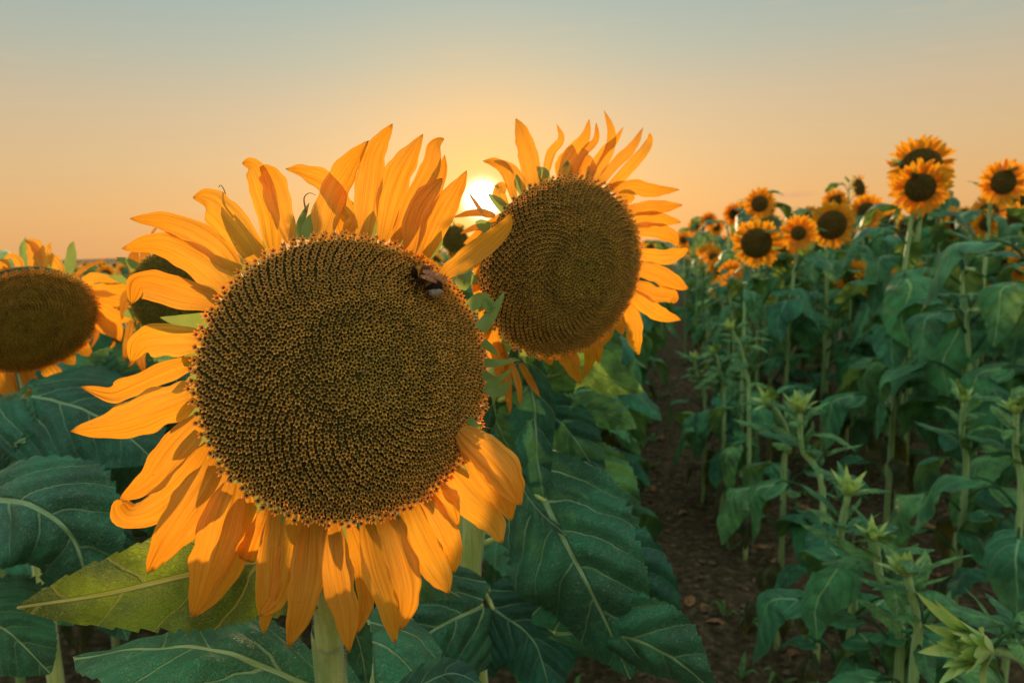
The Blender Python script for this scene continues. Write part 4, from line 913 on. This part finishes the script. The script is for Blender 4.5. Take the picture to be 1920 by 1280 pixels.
def field_plant(x, y, head_pos, kind, facing, label, group, seed, petals=False, nleaf=9, young=0.0, leafscale=1.0, detail=True, category='sunflower', stem_mat='stem_field', low=.12):
    rg = random.Random(seed); root = tag(empty('sunflower', (x, y, 0)), label, category, group)
    h = head_pos[2]; n = np.array(facing, float); n = nrm(n)
    top = np.array((head_pos[0] - x, head_pos[1] - y, h)) - n * .042
    sp_ = stem_path(top[2], top, rg); sp_[-2] = (top[0] - n[0] * .06, top[1] - n[1] * .06, top[2] - .03)
    mb = MB(); mb.add(*tube(sp_, [.013, .012, .010, .008, .009], 7, 14)); obj('stem', mb.mesh('stem'), M[stem_mat], root)
    sc = catmull(sp_, 30)
    if kind: put_head(root, kind, face_matrix((head_pos[0] - x, head_pos[1] - y, h), n), petals)
    place = []
    for k in range(nleaf):
        f = (k + .5) / nleaf; z = low * h + ((0.80 if petals else 0.90) - low) * h * f; i = min(29, int(z / h * 29)); p = sc[i]; a = k * 2.4 + rg.uniform(-.5, .5) + seed
        if f < .22 and rg.random() < .7: me = LEAF_OLD[rg.randrange(3)]; mt = 'leaf_old'
        elif f > .86: me = LEAF_YOUNG[rg.randrange(4)]; mt = 'leaf_young' if rg.random() < .5 else 'leaf_field'
        else: me = LEAFP[rg.randrange(8)]; mt = 'leaf_field' if rg.random() > young else 'leaf_young'
        s = leafscale * rg.uniform(.8, 1.2) * (1.05 - .35 * abs(f - .45))
        place.append((me, mt, Matrix.Translation(Vector(p)) @ Matrix.Rotation(a, 4, 'Z') @ Matrix.Rotation(rg.uniform(-.25, .25), 4, 'Y') @ Matrix.Scale(s, 4)))
    for me, mt, mm in place:
        o = bpy.data.objects.new('leaf', me); C.objects.link(o); o.parent = root; o.matrix_local = mm
        if len(me.materials) == 0: me.materials.append(M['leaf_field'])
        o.material_slots[0].link = 'OBJECT'; o.material_slots[0].material = M[mt]
    return root

# ---- the flowers on the right that can be picked out one by one
TOC = lambda p: nrm(np.array((0, 0, CAM_H)) - p)
# (px, py, disc radius px, kind, yaw, pitch, label)
NAMED = [
 (1726,314,35,'ripe',-8,5,'tall ripe sunflower above the field, dark disc half covered by a smaller bloom'),
 (1726,352,26,'open',10,-5,'bright open sunflower held in front of the tall ripe head on the right'),
 (1418,456,28,'ripe',-10,-6,'large dark-centred sunflower leftmost of the cluster in the middle of the right field'),
 (1497,437,13,'fresh',0,0,'fresh round sunflower with small brown centre above the lowest little bloom'),
 (1463,472,12,'fresh',-6,-4,'lowest little sunflower of the cluster, its small disc shaded by a leaf'),
 (1560,422,27,'ripe',18,-6,'large dark-centred sunflower just right of the fresh round one'),
 (1625,396,16,'open',12,-2,'medium sunflower beside a big pointed leaf against the sky'),
 (1612,352,17,'old',62,14,'ragged sunflower seen from the side above the pointed leaf'),
 (1424,382,15,'open',-12,4,'sunflower highest in the small group near the purple cloud'),
 (1393,396,10,'open',-25,2,'sunflower just left of the highest one near the purple cloud'),
 (1375,402,8,'fresh',30,0,'dark little sunflower at the left end of the group near the purple cloud'),
 (1445,395,9,'fresh',70,0,'sideways sunflower just right of the highest one near the purple cloud'),
 (1487,412,12,'old',-20,20,'dark sunflower peeping over the fresh round bloom'),
 (1565,378,12,'open',-20,10,'sunflower peeping over the large dark disc with green back showing'),
 (1882,342,22,'open',25,5,'tall sunflower near the right edge with petals swept to the right'),
 (1855,395,16,'open',20,12,'cupped sunflower below the tall one near the right edge'),
 (1913,374,12,'open',-10,0,'sunflower cut by the right edge of the picture'),
 (1797,484,17,'old',35,-8,'browned sunflower sunk among leaves below the right-edge blooms'),
 (1806,400,10,'old',-30,15,'ragged small sunflower in the gap left of the cupped bloom'),
 (1798,422,9,'old',60,0,'withered sunflower hanging low in the gap left of the cupped bloom'),
 (1329,414,6,'fresh',0,0,'tiny bright sunflower on the skyline right of the second large head'),
 (1343,426,6,'open',10,-10,'tiny sunflower just right of the skyline one'),
 (1303,424,6,'open',-15,5,'tiny cupped sunflower left of the skyline one'),
 (1281,450,6,'fresh',0,0,'tiny round sunflower close to the right petals of the second large head'),
 (1328,447,8,'old',35,25,'tiny sunflower with a drooping arc of petals below the skyline ones'),
 (1660,402,7,'old',20,5,'small orange bloom between medium sunflower and tall pair'),
 (1530,440,9,'old',55,0,'folded orange bloom hugging the right side of the fresh round one'),
]
RK = {'fresh': .036, 'open': .055, 'ripe': .080, 'old': .078}
for i, (px, py, rp, kind, yaw, pitch, lab) in enumerate(NAMED):
    d = RK[kind] * (1.0 if rp > 9 else .95) * 1280 / rp
    if d > 9: d = 9.0 + .3 * i % 2
    p = P(px, py, d); fr = head_frame(p, yaw, pitch); rgx = random.Random(i)
    bx, by = p[0] + rgx.uniform(-.05, .05), p[1] + rgx.uniform(.02, .08)
    field_plant(bx, by, p, kind, fr[2], lab, 'sunflowers in the field on the right', 1000 + i, petals=(d < 4.6), nleaf=15 if d < 5 else 10, young=.1, leafscale=1.2)

# ---- the rest of the rows
named_roots = [tuple(o.location[:2]) for o in C.objects if o.type == 'EMPTY' and o.name.startswith('sunflower')]
ROWNAMES = {.36: 'first row right of the soil path', 1.1: 'second row right of the soil path', 1.85: 'third row right of the soil path', 2.6: 'fourth row right of the soil path',
            -.30: 'row left of the soil path', -1.14: 'second row left of the soil path', -1.9: 'third row left of the soil path', -2.65: 'fourth row left of the soil path'}
ORD = ['nearest', 'second nearest', 'third nearest', 'fourth nearest', 'fifth nearest', 'sixth nearest', 'seventh nearest', 'eighth nearest', 'ninth nearest', 'tenth nearest']
cand = []
rgf = random.Random(77)
Xs = [-.30, 1.1, 1.85, 2.6, 3.35, 4.1, 4.85, 5.6, 6.35, -1.14, -1.9, -2.65, -3.4, -4.15, -4.9, -5.65, -6.4]
for X in Xs:
    t = {-.30: 1.30, 1.1: 1.75, -1.14: 1.55, 1.85: 1.5, -1.9: 1.2}.get(X, 1.0)
    while t < 13:
        Xj = X + rgf.uniform(-.06, .06); p = row_pt(Xj, t); tt = t; t += rgf.uniform(.27, .38)
        h = (rgf.uniform(1.30, 1.50) if X > 1 else rgf.uniform(1.08, 1.24)) if X > 0 else rgf.uniform(1.02, 1.20)
        if X == -.30: h = rgf.uniform(.85, 1.05) if tt < 4 else rgf.uniform(1.05, 1.25)
        if X == 1.1 and tt < 4.5: h = rgf.uniform(1.05, 1.35)
        if X >= 1.85 and tt > 5: h = rgf.uniform(1.32, 1.52)
        q = proj((p[0], p[1], h)); q0 = proj((p[0], p[1], .2))
        if q[2] < .8 or q[0] < -220 or q[0] > 2100: continue
        if q[2] < 1.5 and q[0] > 300 and X < 0: continue
        if any((p[0] - a) ** 2 + (p[1] - b) ** 2 < .20 ** 2 for a, b in named_roots): continue
        # keep the heads picked out above unobstructed: no tall plant on a sight line in front of them
        lim = 535 if 1360 < q[0] < 1690 else 522 if q[0] > 1760 else 505
        if q[2] < 4.2 and X > 0 and q[1] < lim: h = min(h, CAM_H - (lim - 455) / 1280 * q[2])
        cand.append((q[2], X, tt, p[0], p[1], h))
cand.sort()
INDIV = cand[:215]; REST = cand[215:]
counts = {}
for i, (d, X, tt, x, y, h) in enumerate(INDIV):
    rgx = random.Random(3000 + i); n = np.array((rgx.gauss(.1, .55), -1, rgx.gauss(-.25, .4))); kind = rgx.choice(['old', 'ripe', 'open', 'open', 'fresh'])
    if d < 3.2 or X == -.30 and d < 4: kind = None if rgx.random() < .75 else 'fresh'
    rn = ROWNAMES.get(X); c_ = counts.get(X, 0); counts[X] = c_ + 1
    if rn and c_ < 8: lab = f'leafy plant {ORD[c_]} to camera in {rn}'
    elif rn: lab = f'leafy sunflower plant farther back in {rn}'
    else: lab = 'leafy sunflower plant deep in the field far %s of the soil path' % ('right' if X > 0 else 'left')
    if X == 1.1 or X == 1.85: lab = lab.replace('leafy', 'tall leafy')
    field_plant(x, y, np.array((x + n[0] * .05, y - .06, h)), kind, n, lab, 'sunflower plants in rows ' + ('right' if X > 0 else 'left') + ' of the path', 4000 + i, False, 21 if d < 3.5 else 16 if d < 6 else 9, .08, 1.25)

# ---- everything farther off: one low-detail mass of the same plants
def mesh_arrays(me):
    co = np.zeros(len(me.vertices) * 3, np.float32); me.vertices.foreach_get('co', co); uv = np.zeros(len(me.loops) * 2, np.float32); me.uv_layers[0].data.foreach_get('uv', uv)
    return co.reshape(-1, 3), [tuple(p.vertices) for p in me.polygons]
far_leaf = []
for s in range(4):
    v_, f_, uv = ribbon([(.06, 0, .04), (.14, 0, .04), (.20, 0, -.03), (.22, 0, -.12)], .16, 6, 5, prof_leaf, (.4, 0, 1), .25, (-15, 10, 5, 20)[s], .1); far_leaf.append((v_, f_, uv))
def far_head(R, l, seed):
    rg = random.Random(seed); vs = [(0, 0, R * .2)] + [(R * math.cos(a), R * math.sin(a), 0) for a in np.linspace(0, 2 * PI, 12, endpoint=False)]; fs = [(0, 1 + k, 1 + (k + 1) % 12) for k in range(12)]
    pv = []; pf = []
    for k in range(18):
        a = 2 * PI * k / 18; d = np.array((math.cos(a), math.sin(a), 0)); s = np.array((-math.sin(a), math.cos(a), 0)); L = l * rg.uniform(.7, 1.1); z = rg.uniform(-.02, .02); o_ = len(pv)
        pv += [d * R * .9, d * (R + L * .45) + s * .012, d * (R + L) + (0, 0, z), d * (R + L * .45) - s * .012]; pf += [(o_, o_ + 1, o_ + 2, o_ + 3)]
    return np.array(vs), fs, np.array(pv), pf
FH = [far_head(.045, .05, 1), far_head(.07, .05, 2), far_head(.03, .05, 3)]
lb, sb, db, pb = MB(), MB(), MB(), MB()
def add_far(x, y, h, rg, nl):
    n = nrm((rg.gauss(0, .4), -1, rg.gauss(-.1, .3))); q = Vector(n).to_track_quat('Z', 'Y').to_matrix(); Rq = np.array(q); v1, f1, v2, f2 = FH[rg.randrange(3)]; top = np.array((x, y - .04, h))
    
    if rg.random() < (.75 if x > 0 else .12): db.add(v1 @ Rq.T + top, f1); pb.add(v2 @ Rq.T + top, f2, np.tile((.5, .5), (len(v2), 1)))
    sb.add(*tube([(x, y, .2), (x, y, h * .6), (x, y, h)], .009, 4, 3))
    for k in range(nl):
        v_, f_, uv = far_leaf[rg.randrange(4)]; a = k * 2.4 + rg.uniform(0, 1); s = rg.uniform(.9, 1.4); ca, sa = math.cos(a) * s, math.sin(a) * s
        Rz = np.array(((ca, -sa, 0), (sa, ca, 0), (0, 0, s))); lb.add(v_ @ Rz.T + (x, y, h * (.92 - .55 * (k + .5) / nl)), f_, uv)
rgx = random.Random(99)
for (d, X, tt, x, y, h) in REST: add_far(x, y, h, rgx, 8)
for X in np.arange(-34, 36, .75):
    t = max(12.5, 0); 
    while t < 46:
        p = row_pt(X + rgx.uniform(-.1, .1), t); t += rgx.uniform(.3, .45) * (1 + max(0, t - 12) * .045)
        h = rgx.uniform(1.28, 1.48) if X > 0 else rgx.uniform(1.05, 1.25); q = proj((p[0], p[1], h))
        if q[0] < -150 or q[0] > 2050 or q[2] < 9: continue
        add_far(p[0], p[1], h, rgx, 5)
for X in list(np.arange(-6.4, -34, -.75)) + list(np.arange(7.1, 34, .75)):
    t = 2.0
    while t < 12.5:
        p = row_pt(X, t); t += rgx.uniform(.3, .42); h = rgx.uniform(1.28, 1.48) if X > 0 else rgx.uniform(1.05, 1.22); q = proj((p[0], p[1], h))
        if q[0] < -250 or q[0] > 2150 or q[2] < 1.5: continue
        add_far(p[0], p[1], h, rgx, 6)
far = tag(empty('far_sunflower_field', (0, 20, 0)), 'far sunflower field running in a band to the horizon behind the near rows', 'sunflower field', kind='stuff')
for nm, b, mt in (('foliage', lb, 'leaf_field'), ('stems', sb, 'stem_field'), ('flower_discs', db, 'field_disc'), ('flower_petals', pb, 'petal_back')):
    o = obj(nm, b.mesh(nm, (0, 20, 0)), M[mt], far); o['kind'] = 'stuff'

# ================================================================== young budding plants in the first row right of the path
def bud_mesh(seed, s=1.0, closed=.5):
    rg = random.Random(seed); mb = MB()
    z1 = np.array((0, 0, 1.))
    for ring_, (n_, l, tilt) in enumerate(((6, .050, .55), (12, .038, .26), (13, .033, .02), (11, .028, -.24), (7, .020, -.35))):
        for k in range(n_):
            a = 2 * PI * (k + ring_ * .5) / n_ + rg.uniform(-.2, .2); d = np.array((math.cos(a), math.sin(a), 0)); L = l * rg.uniform(.8, 1.3); tl = tilt * rg.uniform(.7, 1.4)
            p0 = d * .012; p1 = p0 + (d * math.sin(tl) + z1 * math.cos(tl)) * L * .5; p2 = p1 + (d * math.sin(tl * 1.3) + z1 * math.cos(tl * 1.3)) * L * .5
            v_, f_, uv = ribbon([p0, p1, p2], .019, 7, 3, prof_bract, d, .4, 0, seed=k); mb.add(v_ * s, f_, uv)
    vs = [(0.016 * s * math.sin(t) * math.cos(a), .016 * s * math.sin(t) * math.sin(a), .012 * s - .012 * s * math.cos(t)) for t in np.linspace(.001, PI - .001, 6) for a in np.linspace(0, 2 * PI, 10, endpoint=False)]
    mb.add(vs, [(i * 10 + k, i * 10 + (k + 1) % 10, (i + 1) * 10 + (k + 1) % 10, (i + 1) * 10 + k) for i in range(5) for k in range(10)])
    return mb.mesh('bud')
BUDS = [bud_mesh(i, 1.0 + .15 * i) for i in range(3)]
YOUNG = [  # bud px, depth, lean of the bud, label
 ((1302,672),3.4,(-.3,-.3,1),'thinnest young budding plant at the far left end of the young row'),
 ((1342,662),3.1,(-.4,-.3,1),'young budding plant with small nodding bud beside the thinnest one'),
 ((1372,618),2.75,(-.7,-.2,1),'tallest pale green young plant, its stem forked below the bud'),
 ((1446,756),2.1,(-.8,-.4,.8),'young plant with yellow-green bud leaning left, behind the spiky one'),
 ((1500,770),1.9,(-.2,-.2,1),'young plant with a spiky crown of upright bracts'),
 ((1590,925),1.50,(0,-.3,1),'young plant with broad pale top leaves opening like a star'),
 ((1640,1010),1.35,(-.4,-.3,1),'young plant with narrow upright top leaf right of the pale star-topped one'),
 ((1700,1075),1.22,(-.4,-.2,.9),'leaning young plant whose long stem bows across the lower right'),
 ((1842,1212),.98,(-1,-.22,.22),'young plant in the lower right corner with a big yellow-green bud lying over'),
 ((1808,752),1.95,(-.2,-.3,1),'young plant with small top leaves in the middle of the right side'),
 ((1905,772),1.75,(-.3,-.3,.9),'young plant with green bud cut by the right edge'),
]
for i, ((px, py), d, ln, lab) in enumerate(YOUNG):
    top = P(px, py, d); rgx = random.Random(50 + i); big = i == 8
    bx, by = top[0] + (.10 if big else .03) + rgx.uniform(0, .04), top[1] + rgx.uniform(0, .06)
    root = tag(empty('young_sunflower', (bx, by, 0)), lab, 'young sunflower', 'young budding sunflowers in the first row right of the path')
    n = nrm(ln); T_ = np.array((top[0] - bx, top[1] - by, top[2])); sp_ = [(0, 0, -.03), (.01, 0, T_[2] * .4), (T_[0] * .1 + .01, T_[1] * .3, T_[2] * .75), T_ - n * .09 - np.array((0, 0, .03)), T_]
    mb = MB(); mb.add(*tube(sp_, [.010, .0095, .009, .008, .007], 9, 26)); obj('stem', mb.mesh('stem'), M['stem_field'], root); sc = catmull(sp_, 30)
    obj('bud', BUDS[i % 3], M['bud'], root, face_matrix(T_, n) @ Matrix.Scale(1.15 if big else .95 if i in (3, 4) else .7, 4))
    nl = 26
    for k in range(nl):
        f = (k + .5) / nl; j = int(3 + 26 * f); p = sc[min(29, j)]; a = k * 2.4 + i
        if f > .42: me = LEAF_YOUNG[rgx.randrange(4)]; mt = 'leaf_young'; s = rgx.uniform(.60, 1.0) * (1.25 - .5 * f)
        elif f > .15: me = LEAFP[rgx.randrange(8)]; mt = 'leaf_field' if rgx.random() < .75 else 'leaf_young'; s = rgx.uniform(.75, 1.05)
        else: me = LEAF_OLD[rgx.randrange(3)]; mt = 'leaf_old'; s = rgx.uniform(.7, 1)
        o = bpy.data.objects.new('leaf', me); C.objects.link(o); o.parent = root
        if len(me.materials) == 0: me.materials.append(M['leaf_young'])
        o.matrix_local = Matrix.Translation(Vector(p)) @ Matrix.Rotation(a, 4, 'Z') @ Matrix.Rotation(rgx.uniform(-.75, .05) if f > .42 else rgx.uniform(-.2, .2), 4, 'Y') @ Matrix.Scale(s, 4)
        o.material_slots[0].link = 'OBJECT'; o.material_slots[0].material = M[mt]
# farther plants of that row, and short ones filling it
c_ = 0
for t in np.arange(3.7, 13, .33):
    p = row_pt(.40 + rgf.uniform(-.05, .05), t); h = rgf.uniform(.95, 1.15) if t < 6 else rgf.uniform(1.05, 1.25); n = np.array((rgf.gauss(0, .3), -1, .1))
    field_plant(p[0], p[1], np.array((p[0], p[1] - .04, h)), None if t < 5 else 'fresh', n, (f'young plant {ORD[c_]} behind the budding ones, first row right of the path' if c_ < 6 else 'young sunflower plant far along first row right of the path'), 'sunflower plants in rows right of the path', 7000 + c_, False, 10, .3, .8); c_ += 1
